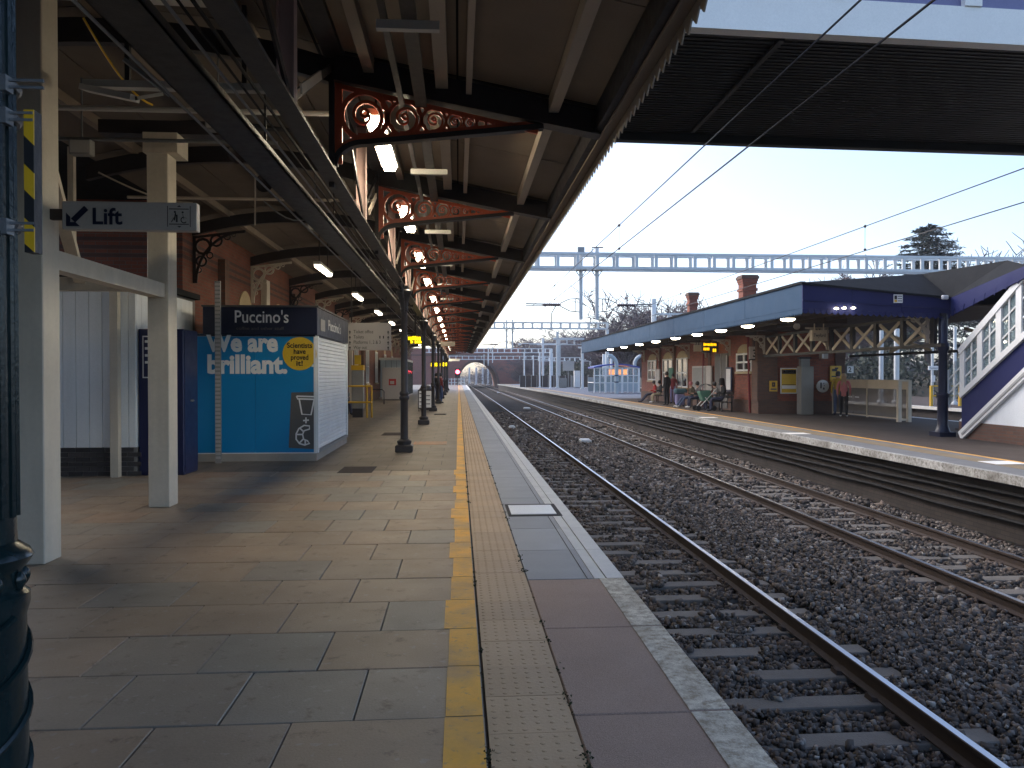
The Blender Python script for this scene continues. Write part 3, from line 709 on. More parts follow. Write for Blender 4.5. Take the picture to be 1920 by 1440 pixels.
MB().bar((-3.25, 7.0, 4.10), (-2.72, 6.75, 3.93), .10, .05).build('tilted_housing', 'batten_white', t)
MB().bar((-2.72, 6.75, 3.93), (-2.6, 7.0, 4.06), .05, .03).build('arm', 'galv', t)
MB().bar((-2.75, 6.6, 4.2), (-2.45, 6.8, 3.98), .03, .03).build('arm', 'galv', t)
sbox(-2.9, -2.86, 6.98, 7.02, 4.16, 4.95).build('hanger', 'dark_iron', t); sbox(-1.9, -1.86, 6.98, 7.02, 4.16, 4.85).build('hanger', 'dark_iron', t)
t = thing('loose_cable', 'thin pale cable sagging beneath the dark roof behind the sign', 'cable', (-3.6, 10, 4.2))
MB().tube([(-4.7 + q * .12, 10.5, 4.25 - .38 * math.sin(q / 10 * 1.57)) for q in range(11)], .012, 5).build('run', 'cream_board', t)
MB().tube([(-2.7 + q * .10, 11.0, 4.02 - .02 * q - .18 * math.sin(q / 8 * 3.14)) for q in range(9)], .010, 5).build('run', 'galv', t)

for k, (y, z, x0, x1, r_) in enumerate(((8.5, 4.42, -5.3, -1.3, .03), (9.2, 4.30, -5.3, -2.1, .022), (12.6, 4.40, -5.2, -1.3, .025))):
    MB().tube([(x0, y, z), (x1, y, z)], r_, 8).build('ceiling_pipe', ('batten_white', 'galv', 'cream_board')[k], None, label=('thick pale pipe crossing under the dark roof above the lift sign', 'thin grey pipe crossing under the dark roof behind the lift sign', 'pale pipe crossing the roof beyond the second cream column')[k], cat='pipe', origin=(x0, y, z))
for k, (x, y, z) in enumerate(((-2.55, 8.45, 4.28), (-4.3, 9.2, 4.2), (-2.4, 13.2, 4.1))):
    t = thing('junction_box', ('small grey junction box under the thick pale pipe', 'small grey junction box on the thin grey pipe', 'small grey junction box past the second cream column')[k], 'box', (x, y, z)); sbox(x - .12, x + .12, y - .06, y + .06, z - .09, z + .09).build('case', 'grey_pillar', t, bevel=.01); sbox(x - .1, x + .1, y - .068, y - .061, z - .07, z + .07).build('lid', 'batten_white', t)
    MB().tube([(x, y, z + .09), (x, y, arch(x) + .2)], .012, 5).build('conduit', 'galv', t)
for k, (px, py, y) in enumerate(((497, 345, 12.2), (450, 290, 10.8))):
    p = at(px, py, Y=y); t = thing('horn_speaker', ('dark horn loudspeaker hanging below the cable tray', 'dark horn loudspeaker near the top of the second cream column')[k], 'loudspeaker', p); MB().lathe(p, [(.03, -.16), (.05, -.08), (.13, .04), (.14, .06), (.09, .02)], 14, axis='y').build('horn', 'dark_iron', t, smooth=True); MB().tube([p, (p.x, p.y, arch(p.x) + .1)], .014, 6).build('bracket', 'dark_iron', t)
t = thing('hanging_loop', 'loose pale cable looping down beneath the cable tray', 'cable', (-2.1, 8.8, 3.6)); MB().tube([(-2.05 - .5 * q / 12, 8.0 + q * .16, 3.62 - .3 * math.sin(q / 12 * math.pi)) for q in range(13)], .009, 5).build('run', 'cream_board', t)
MB().tube([(-3.3 + .03 * q, 7.1 + q * .05, 4.75 - .55 * math.sin(q / 12 * 1.57)) for q in range(13)], .010, 5).build('run', 'hazard_yellow', t)

# ------------------------------------------------------------------ cream portal frame, lift sign
por = thing('portal_frame', 'cream painted steel frame of two square columns joined by beams', 'frame', (-3.61, 8.3, 0))
sbox(-3.735, -3.485, 6.76, 7.04, 0, 5.0).build('column', 'cream_paint', por, bevel=.008)
c2 = sbox(-3.735, -3.485, 9.59, 9.87, 0, 4.5).build('column', 'cream_paint', por, bevel=.008)
sbox(-3.76, -3.36, 9.54, 9.92, 4.26, 4.5).build('cap', 'cream_paint', c2); sbox(-4.3, -2.6, 9.6, 9.86, 4.5, 4.66).build('cap_beam', 'dark_iron', c2)
sbox(-3.69, -3.53, 7.04, 9.59, 2.53, 2.70).build('tie_beam', 'cream_paint', por)
sbox(-8.4, -3.735, 9.66, 9.80, 2.62, 2.78).build('cross_beam', 'cream_paint', por)
MB().bar((-3.60, 7.04, 3.52), (-4.55, 9.66, 2.75), .12, .10).build('brace', 'cream_paint', por)
MB().bar((-4.75, 9.9, 2.7), (-4.75, 9.9, 4.4), .07, .07).build('hanger_post', 'cream_paint', por)
ls = thing('lift_sign', 'pale sign box with an arrow, the word Lift and a lift symbol', 'sign', (-3.38, 6.86, 2.84))
sbox(-3.375, -2.255, 6.86, 6.95, 2.842, 3.085).build('box', 'sign_grey', ls, bevel=.006)
sbox(-3.49, -3.375, 6.88, 6.93, 2.93, 3.02).build('mounting_arm', 'rail_side', ls)
fy = 6.857
ar = MB()
ar.prism([(-3.19, fy, 3.045), (-3.155, fy, 3.01), (-3.265, fy, 2.90), (-3.30, fy, 2.935)][::-1], (0, .002, 0)).prism([(-3.34, fy, 2.985), (-3.34, fy, 2.87), (-3.225, fy, 2.87), (-3.262, fy, 2.905), (-3.305, fy, 2.905), (-3.305, fy, 2.95)][::-1], (0, .0021, 0))
ar.build('arrow', 'navy_sign', ls)
text('lettering', 'Lift', ls, (-3.13, fy, 2.892), .195, 'navy_sign', offset=.004)
ic = MB()
for (xa, xb, za, zb) in ((-2.50, -2.495, 2.875, 3.055), (-2.31, -2.305, 2.875, 3.055), (-2.485, -2.32, 3.025, 3.032), (-2.485, -2.32, 2.895, 2.902)): ic.box(xa, xb, fy, fy + .002, za, zb)
for (cx_, z_) in ((-2.40, 3.047), (-2.40, 2.882)): ic.prism([(cx_ - .018, fy, z_), (cx_, fy, z_ + (.013 if z_ > 3 else -.013)), (cx_ + .018, fy, z_)], (0, .002, 0))
ic.bar((-2.465, fy, 2.915), (-2.435, fy, 2.965), .012, .002).bar((-2.42, fy, 2.915), (-2.42, fy, 2.98), .014, .002).bar((-2.44, fy, 2.93), (-2.43, fy, 2.995), .01, .002)
ic.lathe((-2.435, fy, 3.003), [(.009, 0), (.009, .002)], 8, axis='y').lathe((-2.37, fy, 3.0), [(.009, 0), (.009, .002)], 8, axis='y')
ic.ribbon([(-2.36 + .025 * math.cos(q * .5 + 1.6), 2.935 + .025 * math.sin(q * .5 + 1.6)) for q in range(9)], .008, lambda u, v, d: Vector((u, fy + d, v)), .002).bar((-2.37, fy, 2.985), (-2.36, fy, 2.94), .01, .002).bar((-2.36, fy, 2.955), (-2.335, fy, 2.95), .009, .002)
ic.build('lift_symbol', 'print_black', ls)

# ------------------------------------------------------------------ white clad shed, locker, kiosk
shed = thing('white_shed', 'white plank clad shed on a dark brick base beside the cream column', 'shed', (-5.4, 12.6, 0))
sbox(-8.6, -5.10, 12.62, 15.4, .46, 3.05).build('core', 'mortar', shed); sbox(-8.6, -5.09, 12.62, 15.4, 0, .46).build('plinth', 'mortar', shed)
x = -8.6
while x < -5.12:
    sbox(x + .004, min(x + .196, -5.09), 12.595, 12.62, .455, 3.0).build('plank', 'clad_white', shed, bevel=.004); x += .2
for k in range(13): sbox(-5.10, -5.085, 12.62 + k * .2, 12.815 + k * .2, .455, 3.0).build('plank', 'clad_white', shed)
BRK = MB().box(-.106, .106, 0, .02, -.0325, .0325).mesh('brick', 'dark_brick', bevel=.003)
for r_ in range(6):
    x = -8.5 + (.112 if r_ % 2 else 0)
    while x < -5.12:
        inst('brick', BRK, shed, (x, 12.603, .04 + r_ * .075)); x += .225
sbox(-5.42, -5.30, 12.44, 12.56, 0, 2.9).build('corner_post', 'cream_paint', shed)
sbox(-8.6, -5.0, 12.5, 15.4, 3.05, 3.15).build('roof', 'slate', shed)
lk = thing('blue_locker', 'dark blue double door locker with a framed notice beside the kiosk', 'locker', (-4.8, 12.6, 0))
sbox(-5.07, -4.37, 12.66, 13.30, 0, 2.33).build('body', 'navy', lk, bevel=.01)
for x0, x1 in ((-5.06, -4.725), (-4.715, -4.38)): sbox(x0, x1, 12.645, 12.665, .05, 2.30).build('door', 'navy', lk, bevel=.004)
sbox(-4.372, -4.362, 12.68, 13.28, .05, 2.30).build('side_panel', 'navy', lk)
for yy in (12.93, 13.02): MB().lathe((-4.345, yy, 1.18), [(.006, -.02), (.02, -.008), (.02, .008), (.006, .02)], 8).build('handle', 'galv', lk)
pf = sbox(-5.00, -4.78, 12.634, 12.645, 1.55, 2.22).build('notice_frame', 'frame_white', lk)
sbox(-4.98, -4.80, 12.630, 12.634, 1.57, 2.20).build('notice', 'navy', pf)
for q in range(4): sbox(-4.96, -4.83 - .03 * (q % 2), 12.627, 12.630, 2.11 - q * .11, 2.15 - q * .11).build('notice_line', 'print_white', pf)

KY = 14.6
ks = thing('coffee_kiosk', 'shuttered coffee kiosk with a bright blue printed front and navy header', 'kiosk', (-3.7, KY, 0))
XL, XR, KB = -4.86, -2.66, 18.5
sbox(XL, XR, KY + .03, KB, .16, 2.32).build('body', 'grey_plinth', ks); sbox(XL + .01, XR + .02, KY, KB, 0, .14).build('plinth', 'grey_plinth', ks)
sbox(XL, XR, KY, KB, 2.32, 2.36).build('top_rail', 'navy_sign', ks)
for a, b in ((XL + .01, -3.752), (-3.748, XR - .03)): sbox(a, b, KY + .005, KY + .029, .16, 2.31).build('poster_panel', 'poster_blue', ks)
sbox(XL, XR, KY + .0, KY + .03, .142, .158).build('panel_trim', 'frame_white', ks); sbox(XR - .028, XR + .01, KY - .005, KY + .035, .142, 2.31).build('corner_trim', 'frame_white', ks)
hd = sbox(XL + .18, XR + .05, KY - .06, KB + .05, 2.34, 2.85).build('header', 'navy_sign', ks, bevel=.01)
sbox(XL + .16, XR + .07, KY - .075, KB + .06, 2.85, 2.885).build('header_cap', 'print_grey', ks)
fyk = KY - .001
text('lettering', "Puccino's", ks, (at(438, 0, Y=KY).x, KY - .0645, 2.565), .32, 'print_white', fit=.97, offset=.003)
text('small_lettering', 'coffee and other stuff', ks, (at(442, 0, Y=KY).x, KY - .0645, 2.43), .085, 'print_grey', fit=.86)
def kz(py): return at(480, py, Y=KY).z
def kx(px): return at(px, 700, Y=KY).x
text('lettering', 'We are', ks, (kx(388), fyk, kz(658)), .47, 'print_white', fit=kx(524) - kx(388), offset=.019)
text('lettering', 'brilliant.', ks, (kx(388), fyk, kz(699)), .47, 'print_white', fit=kx(538) - kx(388), offset=.019)
dc = MB().lathe((kx(562), fyk, kz(663)), [(.31, 0), (.31, .003)], 32, axis='y').build('yellow_disc', 'poster_yellow', ks)
for k, s in enumerate(('Scientists', 'have', 'proved', 'it!')):
    text('lettering', s, dc, (kx(562), fyk - .004, kz(652 + 11.2 * k)), .135, 'print_black', align='CENTER', fit=(.46, .22, .32, .12)[k], offset=.003)
bb = MB().prism([(kx(546), fyk, kz(736)), (kx(541), fyk, kz(840)), (kx(591), fyk, kz(843)), (kx(591), fyk, kz(735))], (0, .003, 0)).build('chalkboard', 'print_grey', ks)
fk = lambda u, v, d: Vector((kx(u), fyk - .004 + d, kz(v)))
ch = MB()
def chalk(pts, w=.028, closed=False): ch.ribbon([(kx(a), kz(b)) for a, b in pts], w, lambda u, v, d: Vector((u, fyk - .003 + d, v)), .003, closed)
chalk([(556, 743), (591, 744)]); chalk([(556, 743), (558, 748), (590, 749)]); chalk([(561, 749), (566, 777), (583, 778), (589, 749)])
chalk([(568, 789), (579, 788)]); chalk([(573.5, 783), (573.5, 794)])
chalk([(580, 799), (570, 798), (560, 804), (555, 814), (555, 824), (561, 832), (571, 835), (580, 832), (576, 827), (569, 824), (567, 815), (570, 808), (580, 805)], closed=True)
chalk([(562, 803), (569, 810)]); chalk([(555, 815), (567, 815)]); chalk([(561, 831), (569, 823)]); chalk([(572, 834), (572, 826)])
ch.build('chalk_drawing', 'print_white', ks)
sbox(kx(584), kx(592), KY + .001, KY + .006, kz(688), kz(683)).build('latch', 'frame_white', ks)
SLT = MB().prism([(XR + .001, KY + .12, 0), (XR + .022, KY + .12, .012), (XR + .022, KY + .12, .055), (XR + .001, KY + .12, .072)], (0, 3.66, 0))
SLTM = SLT.mesh('shutter_slat', 'shutter')
for k in range(29): inst('shutter_slat', SLTM, ks, (0, 0, .2 + k * .073))
for yy in (KY + .06, KB - .09): sbox(XR + .001, XR + .05, yy - .05, yy + .06, .15, 2.33).build('shutter_guide', 'shutter', ks)
sbox(XR + .001, XR + .06, KY + .12, KB - .12, .145, .195).build('bottom_rail', 'galv', ks)
sbox(XR + .055, XR + .062, KY + .25, KY + .72, 2.44, 2.66).build('header_label', 'sign_grey', ks)
text('lettering', "Puccino's", ks, (XR + .056, KY + 1.1, 2.5), .3, 'print_white', facing='+x', fit=1.6)
po = thing('slotted_post', 'grey slotted metal post standing in front of the blue kiosk', 'post', (at(409, 860, Z=0).x, 14.35, 0))
px0 = at(409, 700, Y=14.35).x
sbox(px0 - .05, px0 + .05, 14.33, 14.37, 0, 3.3).build('channel', 'grey_pillar', po)
SLOT = MB().box(-.044, .044, -.004, 0, -.022, .022).mesh('slot', 'sign_grey')
for k in range(44): inst('slot', SLOT, po, (px0, 14.329, .1 + k * .073))

# ------------------------------------------------------------------ station building behind the near platform
sb = thing('station_building', 'red brick station building with arched windows under the near canopy', 'building', (XW, 40, 0))
sbox(-9.5, XW, 15.6, 88, 0, 5.2).build('wall', 'red_brick', sb); sbox(-9.5, -9.01, -9, 15.59, 0, 2.2).build('light_block_wall', 'dull_brick', sb); sbox(-9.5, -9.01, -9, 9.8, 2.21, 5.0).build('light_block_wall', 'dull_brick', sb)  # low and high walls at far left are added to block light
sbox(-9.5, -2.2, -9, -2.65, 5.01, 5.1).build('light_block_roof', 'slate', sb); sbox(-9.5, XW - .31, -2.6, 15.59, 5.01, 5.1).build('light_block_roof', 'slate', sb); sbox(-9.0, -2.0, -7.6, -7.2, 0, 4.95).build('light_block_end', 'dull_brick', sb)  # added roofs and wall behind the camera, keeping the left side dark
sbox(XW - .02, XW + .04, 15.6, 88, 0, .5).build('plinth', 'dull_brick', sb)
def arched(yc, hw, z0, zs, parent, X, sg, frame='frame_white', rise=.45, lights=2, head='stone_trim'):
    n = 10
    arcp = [(yc + hw * math.cos(math.pi * k / n), zs + rise * math.sin(math.pi * k / n)) for k in range(n + 1)]
    w = MB().prism([(X + sg * .012, a, b) for a, b in arcp], (sg * .02, 0, 0)).build('window_head', head, parent)
    g = sbox(*sorted((X + sg * .01, X + sg * .025)), yc - hw, yc + hw, z0, zs - .004).build('window', 'window_glass', parent)
    for k in range(lights + 1):
        yy = yc - hw + 2 * hw * k / lights
        sbox(*sorted((X + sg * .026, X + sg * .07)), yy - .05, yy + .05, z0, zs).build('frame', frame, g)
    for zz in (z0 + .05, (z0 + zs) / 2, zs - .05): sbox(*sorted((X + sg * .026, X + sg * .06)), yc - hw + .051, yc + hw - .051, zz - .04, zz + .04).build('glazing_bar', frame, g)
    sbox(*sorted((X + sg * .001, X + sg * .12)), yc - hw - .08, yc + hw + .08, z0 - .1, z0 - .002).build('sill', 'stone_trim', g)
for yc in (20.0, 23.6, 27.4, 32, 36.5, 41, 46, 51, 57, 63): arched(yc, .62, 1.1, 3.1, sb, XW, 1, rise=.62)
for yc in (18.0, 21.8, 25.5, 29.7, 34.3, 38.8, 43.4):
    sbox(XW, XW + .16, yc - .17, yc + .17, 0, 4.2).build('pilaster', 'cream_paint' if yc in (21.8, 29.7, 38.8) else 'dull_brick', sb)

# ------------------------------------------------------------------ furniture on the near platform
def panel_sign(name, label, cat, x0, x1, y, z0, z1, mat, hang=None, group=None, thick=.06):
    t = thing(name, label, cat, ((x0 + x1) / 2, y, z0), group)
    sbox(x0, x1, y, y + thick, z0, z1).build('panel', mat, t, bevel=.006)
    if hang:
        for x in (x0 + .12, x1 - .12): sbox(x - .012, x + .012, y + .02, y + .044, z1, hang).build('hanger', 'dark_iron', t)
    return t
Y0 = 20.0; a = at(650, 605, Y=Y0); b = at(733, 657, Y=Y0)
ds = panel_sign('direction_sign', 'pale hanging direction sign listing ticket office, toilets, platforms and way out', 'sign', a.x, b.x, Y0, b.z, a.z, 'sign_grey', 4.6)
w_ = b.x - a.x; h_ = a.z - b.z
for k, s in enumerate(('Ticket office', 'Toilets', 'Platforms 1, 2 & 3', 'Way out')):
    zt = a.z - h_ * (.38 + .19 * k); text('lettering', s, ds, (a.x + .17, Y0 - .003, zt), .12, 'print_black', fit=(.50, .26, .68, .34)[k])
    for xx in (a.x + .08, b.x - .07):
        MB().prism([(xx - .03, Y0 - .001, zt + .02), (xx, Y0 - .001, zt + .075), (xx + .03, Y0 - .001, zt + .02)], (0, -.002, 0)).box(xx - .01, xx + .01, Y0 - .003, Y0 - .001, zt - .03, zt + .02).build('arrow', 'print_black', ds)
for xx in (a.x + .84, a.x + .93): MB().box(xx - .014, xx + .014, Y0 - .003, Y0 - .001, a.z - h_ * .57, a.z - h_ * .47).build('toilet_symbol', 'print_black', ds)
Y0 = 29.6
tm = thing('help_totem', 'grey information pillar with an orange band and dark foot by the railing', 'pillar', (-3.8, Y0, 0))
sbox(-3.99, -3.61, Y0 - .15, Y0 + .15, 0, .33).build('foot', 'dark_iron', tm); sbox(-4.02, -3.58, Y0 - .18, Y0 + .18, .33, 1.78).build('body', 'grey_pillar', tm, bevel=.02)
sbox(-4.03, -3.57, Y0 - .19, Y0 + .19, 1.78, 1.97).build('band', 'hazard_yellow', tm); sbox(-3.92, -3.68, Y0 - .1, Y0 - .05, 1.99, 2.35).build('notice', 'poster_yellow', tm)
yr = thing('yellow_railing', 'bright yellow tubular safety railing next to the grey pillar', 'railing', (-3.9, 29.2, 0))
for x in (-4.5, -3.42, -3.26):
    MB().tube([(x, 29.2 if x < -3.3 else 29.35, 0), (x, 29.2 if x < -3.3 else 29.35, 1.18)], .035, 8).build('post', 'yellow_rail', yr)
for z in (.58, 1.18):
    MB().tube([(-4.6, 29.2, z), (-3.26, 29.2, z), (-3.26, 29.35, z)], .035, 8).build('rail', 'yellow_rail', yr)
wb = thing('white_cabinet', 'tall white cabinet with a red printed picture under the canopy', 'cabinet', at(736, 750, Z=0))
xa, xb = at(718, 750, Z=0).x, at(755, 750, Z=0).x
sbox(xa, xb, 49.3, 50.1, .05, 2.06).build('body', 'sign_grey', wb, bevel=.02); sbox(xa + .42, xb - .38, 49.28, 49.297, .95, 1.35).build('picture', 'cl_red', wb)
sbox(xa + .5, xb - .5, 49.274, 49.279, 1.02, 1.22).build('picture_highlight', 'sign_grey', wb); sbox(xa + .05, xb - .05, 49.4, 50, 0, .05).build('foot', 'dark_iron', wb)
for k, (px, py) in enumerate(((728, 748), (708, 758))):
    p = at(px, py, Z=0)
    MB().tube([(p.x - .35, p.y, 0), (p.x - .35, p.y, .7), (p.x - .25, p.y, .8), (p.x + .25, p.y, .8), (p.x + .35, p.y, .7), (p.x + .35, p.y, 0)], .03, 8).build('bike_stand', 'dark_iron', None, label='black hoop bicycle stand in front of the white cabinet' if k == 0 else 'black hoop bicycle stand beside the yellow railing', cat='bike stand', group='bicycle stands', origin=p)
Y0 = 34.1; xa, xb = -1.78, -1.16
pb = thing('poster_stand', 'black framed low poster stand with white notices between the iron columns', 'poster stand', (-1.47, Y0, 0))
sbox(xa, xb, Y0, Y0 + .06, .12, .95).build('frame', 'dark_iron', pb)
for q in range(2): sbox(xa + .04 + q * .29, xa + .29 + q * .29, Y0 - .006, Y0 - .001, .17, .9).build('notice', 'print_white', pb)
for q in range(7): sbox(xa + .06 + (q % 2) * .29, xa + .24 + (q % 2) * .29, Y0 - .011, Y0 - .007, .22 + q * .09, .26 + q * .09).build('notice_print', 'print_grey', pb)
for x in (xa + .04, xb - .04): sbox(x - .02, x + .02, Y0 + .01, Y0 + .05, 0, .12).build('leg', 'dark_iron', pb)
bn = thing('litter_bin', 'round dark litter bin behind the low poster stand', 'bin', (-1.5, 35.6, 0))
MB().lathe((-1.5, 35.6, 0), [(.27, 0), (.27, .85), (.3, .9), (.3, .95), (.2, 1.1), (.05, 1.15)], 14).build('body', 'dark_iron', bn, smooth=True)
MB().tube([(-1.5 + .29 * math.cos(t * .4), 35.6 + .29 * math.sin(t * .4), .9) for t in range(17)], .02, 5).build('rim', 'galv', bn)
def departures(name, label, x0, x1, y, z0, z1, hang, rows, mat='amber'):
    t = thing(name, label, 'display', ((x0 + x1) / 2, y, z0), 'departure displays')
    sbox(x0, x1, y, y + .14, z0, z1).build('case', 'print_black', t, bevel=.01)
    for (u0, u1, v0, v1) in rows:
        mb = MB(); xx = x0 + (x1 - x0) * u0; zz0, zz1 = z0 + (z1 - z0) * v0, z0 + (z1 - z0) * v1; rg = random.Random(int(u0 * 100 + v0 * 1000))
        cw = (zz1 - zz0) * .5
        while xx < x0 + (x1 - x0) * u1 - cw * .5:
            if rg.random() > .12: mb.box(xx, xx + cw * .72, y - .006, y - .002, zz0 + rg.choice((0, 0, .2)) * cw, zz1 - rg.choice((0, .3, .3)) * cw)
            xx += cw
        mb.build('lit_row', mat, t, kind='stuff')
    sbox((x0 + x1) / 2 - .03, (x0 + x1) / 2 + .03, y + .05, y + .11, z1, hang).build('hanger', 'dark_iron', t); return t
a = at(764, 629, Y=24.6); b = at(793, 646, Y=24.6)
departures('departure_display', 'bright yellow lit display hanging between two iron columns of the near canopy', a.x, b.x, 24.6, b.z, a.z, 4.6, [(.04, .96, .45, .93), (.2, .9, .12, .43)], 'amber_flat')
for k, (px, yy) in enumerate(((816, 46.5), (826, 55.5), (832, 63))):
    p = at(px, 683, Y=yy)
    departures('departure_display', ('small yellow lit display by the passenger in maroon', 'small yellow lit display beyond the passenger in maroon', 'small yellow lit display farthest along the near canopy')[k], p.x - .28, p.x + .28, yy, p.z - .18, p.z + .16, 4.6, [(.05, .95, .1, .9)], 'amber_flat')
for k, (px0, px1, py, yy) in enumerate(((808, 853, 645, 44), (836, 862, 675, 82))):
    a = at(px0, py, Y=yy); b = at(px1, py, Y=yy)
    panel_sign('hanging_sign', ('long pale sign box hung crosswise under the red brackets', 'long white sign box at the far end of the near canopy')[k], 'sign', a.x, b.x, yy, a.z - .13, a.z + .13, 'cream_board' if k == 0 else 'white_paint', 4.4 if k == 0 else 3.9)
# glazed waiting area further along
wr = thing('glazed_waiting_room', 'pale blue glazed waiting room front beyond the white cabinet', 'waiting room', (-3.5, 56, 0))
sbox(-5.3, -3.75, 52, 64, 2.6, 2.75).build('roof', 'batten_white', wr); sbox(-5.3, -3.8, 52, 64, 0, .12).build('base', 'grey_plinth', wr)
for k in range(9): sbox(-3.86, -3.76, 52 + k * 1.49, 52.08 + k * 1.49, .12, 2.6).build('mullion', 'dark_iron', wr)
for k in range(8): sbox(-3.82, -3.80, 52.09 + k * 1.49, 53.48 + k * 1.49, .14, 2.58).build('pane', 'clear_glass', wr)
for k in range(4): sbox(-5.2 + k * .36, -4.86 + k * .36, 51.99, 52.02, .14, 2.58).build('pane', 'shelter_panel', wr)
for k in range(3): sbox(-4.85 + k * .36, -4.83 + k * .36, 51.96, 52.03, .14, 2.58).build('mullion', 'dark_iron', wr)
bl = thing('blue_poster', 'tall narrow blue poster case on the brick wall behind the kiosk', 'poster', (XW + .1, 29, 1))
sbox(XW + .05, XW + .16, 27.9, 29.1, .8, 2.4).build('case', 'dark_iron', bl); sbox(XW + .161, XW + .168, 27.98, 29.02, .9, 2.3).build('print', 'poster_blue', bl)

# ------------------------------------------------------------------ footbridge over the tracks
ZB = 5.0
f0, f1 = at(1165, 262, Z=ZB), at(1920, 287, Z=ZB); n0, n1 = at(1300, 63, Z=ZB), at(1920, 96, Z=ZB)
def ext(p, q, x): t = (x - p.x) / (q.x - p.x); return p + (q - p) * t
FL, FR = ext(f0, f1, -4), ext(f0, f1, 17); NL, NR = ext(n0, n1, -4), ext(n0, n1, 17)
fbr = thing('footbridge', 'covered footbridge crossing above the tracks with white beam and purple side panels', 'footbridge', (8, 10, 0))
def quadbox(mb, a, b, c, d, z0, z1): return mb.hexa([(p.x, p.y, z0) for p in (a, b, c, d)] + [(p.x, p.y, z1) for p in (a, b, c, d)])
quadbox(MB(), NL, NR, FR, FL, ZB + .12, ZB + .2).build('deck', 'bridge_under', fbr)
for k in range(1, 40):                                   # ribs across the underside
    t = k / 40; a, b = NL.lerp(FL, t), NR.lerp(FR, t)
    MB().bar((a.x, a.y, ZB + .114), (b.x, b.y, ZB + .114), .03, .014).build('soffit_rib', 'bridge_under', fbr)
for k in range(4):
    t = k / 4 + .1; a, b = NL.lerp(NR, t), FL.lerp(FR, t)
    MB().bar((a.x, a.y + .2, ZB + .08), (b.x, b.y - .2, ZB + .09), .06, .03).build('cross_beam', 'bridge_under', fbr)
dn = Vector((0, -.14, 0))
quadbox(MB(), NL + dn, NR + dn, NR, NL, ZB, ZB + .36).build('edge_beam', 'bridge_white', fbr)
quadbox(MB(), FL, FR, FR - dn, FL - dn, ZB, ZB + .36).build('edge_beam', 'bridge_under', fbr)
quadbox(MB(), NL + dn * .6, NR + dn * .6, NR + dn * .2, NL + dn * .2, ZB + .362, ZB + 1.5).build('side_panel', 'bridge_purple', fbr)
quadbox(MB(), FL - dn * .2, FR - dn * .2, FR - dn * .6, FL - dn * .6, ZB + .362, ZB + 1.5).build('side_panel', 'bridge_purple', fbr)
for px in (1040, 1290, 1541, 1800):
    p = at(px, 40, Y=(NL.y + NR.y) / 2); q = ext(NL, NR, p.x)
    MB().box(q.x - .09, q.x + .09, q.y - .16, q.y - .085, ZB + .362, ZB + 2.6).build('post', 'bridge_white', fbr)
quadbox(MB(), NL + dn * 1.5, NR + dn * 1.5, FR - dn * 1.5, FL - dn * 1.5, ZB + 2.6, ZB + 2.75).build('roof', 'slate', fbr)
MB().box(16.2, 16.9, FR.y - 3, FR.y - 2.2, 0, ZB + .12).build('pier', 'bridge_white', fbr)

# ------------------------------------------------------------------ island platform: canopy
ic_ = thing('island_canopy', 'long blue edged canopy with serrated valance over the island platform', 'canopy', (10, 30, 0))
CX, C0, C1 = 8.78, 19.3, 55.0
for k in range(9):                                       # fascia boards, length by length
    y0, y1 = C0 + (C1 - C0) * k / 9, C0 + (C1 - C0) * (k + 1) / 9 - .02
    sbox(CX, CX + .05, y0, y1, 3.32, 3.93).build('fascia_board', 'canopy_blue', ic_)
sbox(CX - .04, CX + .1, C0, C1, 3.935, 4.0).build('gutter', 'slate', ic_)
mb = MB(); y = C0 + .05
while y < C1: mb.prism([(CX + .006, y - .06, 3.318), (CX + .006, y + .06, 3.318), (CX + .006, y + .06, 3.2), (CX + .006, y, 3.14), (CX + .006, y - .06, 3.2)], (.025, 0, 0)); y += .128
mb.build('valance', 'canopy_blue', ic_, kind='stuff')
# end fascia (tapering), valance and boards
XE = 12.75
e0, e1 = (3.93, 3.58), (3.30, 3.17)
for k in range(3):
    t0, t1 = k / 3, (k + 1) / 3 - .003
    xa, xb = CX + (XE - CX) * t0, CX + (XE - CX) * t1
    lp = lambda e, t: e[0] + (e[1] - e[0]) * t
    MB().prism([(xa, C0 - .05, lp(e1, t0)), (xb, C0 - .05, lp(e1, t1)), (xb, C0 - .05, lp(e0, t1)), (xa, C0 - .05, lp(e0, t0))], (0, .05, 0)).build('end_fascia', 'fascia_navy', ic_)
MB().bar((CX - .05, C0 - .06, 3.94), (XE + .02, C0 - .06, 3.59), .08, .05).build('end_gutter', 'slate', ic_)
MB().bar((CX, C0 - .065, 3.52), (XE, C0 - .065, 3.32), .03, .03).build('end_moulding', 'fascia_navy', ic_)
x = CX + .08; k = 0
while x < XE:
    zt = 3.30 + (3.17 - 3.30) * (x - CX) / (XE - CX)
    MB().prism([(x - .075, C0 - .04, zt - .001), (x + .075, C0 - .04, zt - .001), (x + .075, C0 - .04, zt - .08), (x, C0 - .04, zt - .135), (x - .075, C0 - .04, zt - .08)], (0, .02, 0)).build('valance_board', 'fascia_navy', ic_); x += .158
sbox(CX + .06, 17.0, C0 + .02, C1, 3.40, 3.44).build('ceiling_boards', 'dark_under', ic_)
for k in range(10): sbox(CX + .08, 12.2, C0 + .6 + k * 3.7, C0 + .7 + k * 3.7, 3.22, 3.398).build('ceiling_rafter', 'dark_under', ic_)
for x in (9.6, 10.6, 11.5): sbox(x, x + .08, C0 + .1, C1 - .1, 3.30, 3.397).build('ceiling_purlin', 'dark_under', ic_)
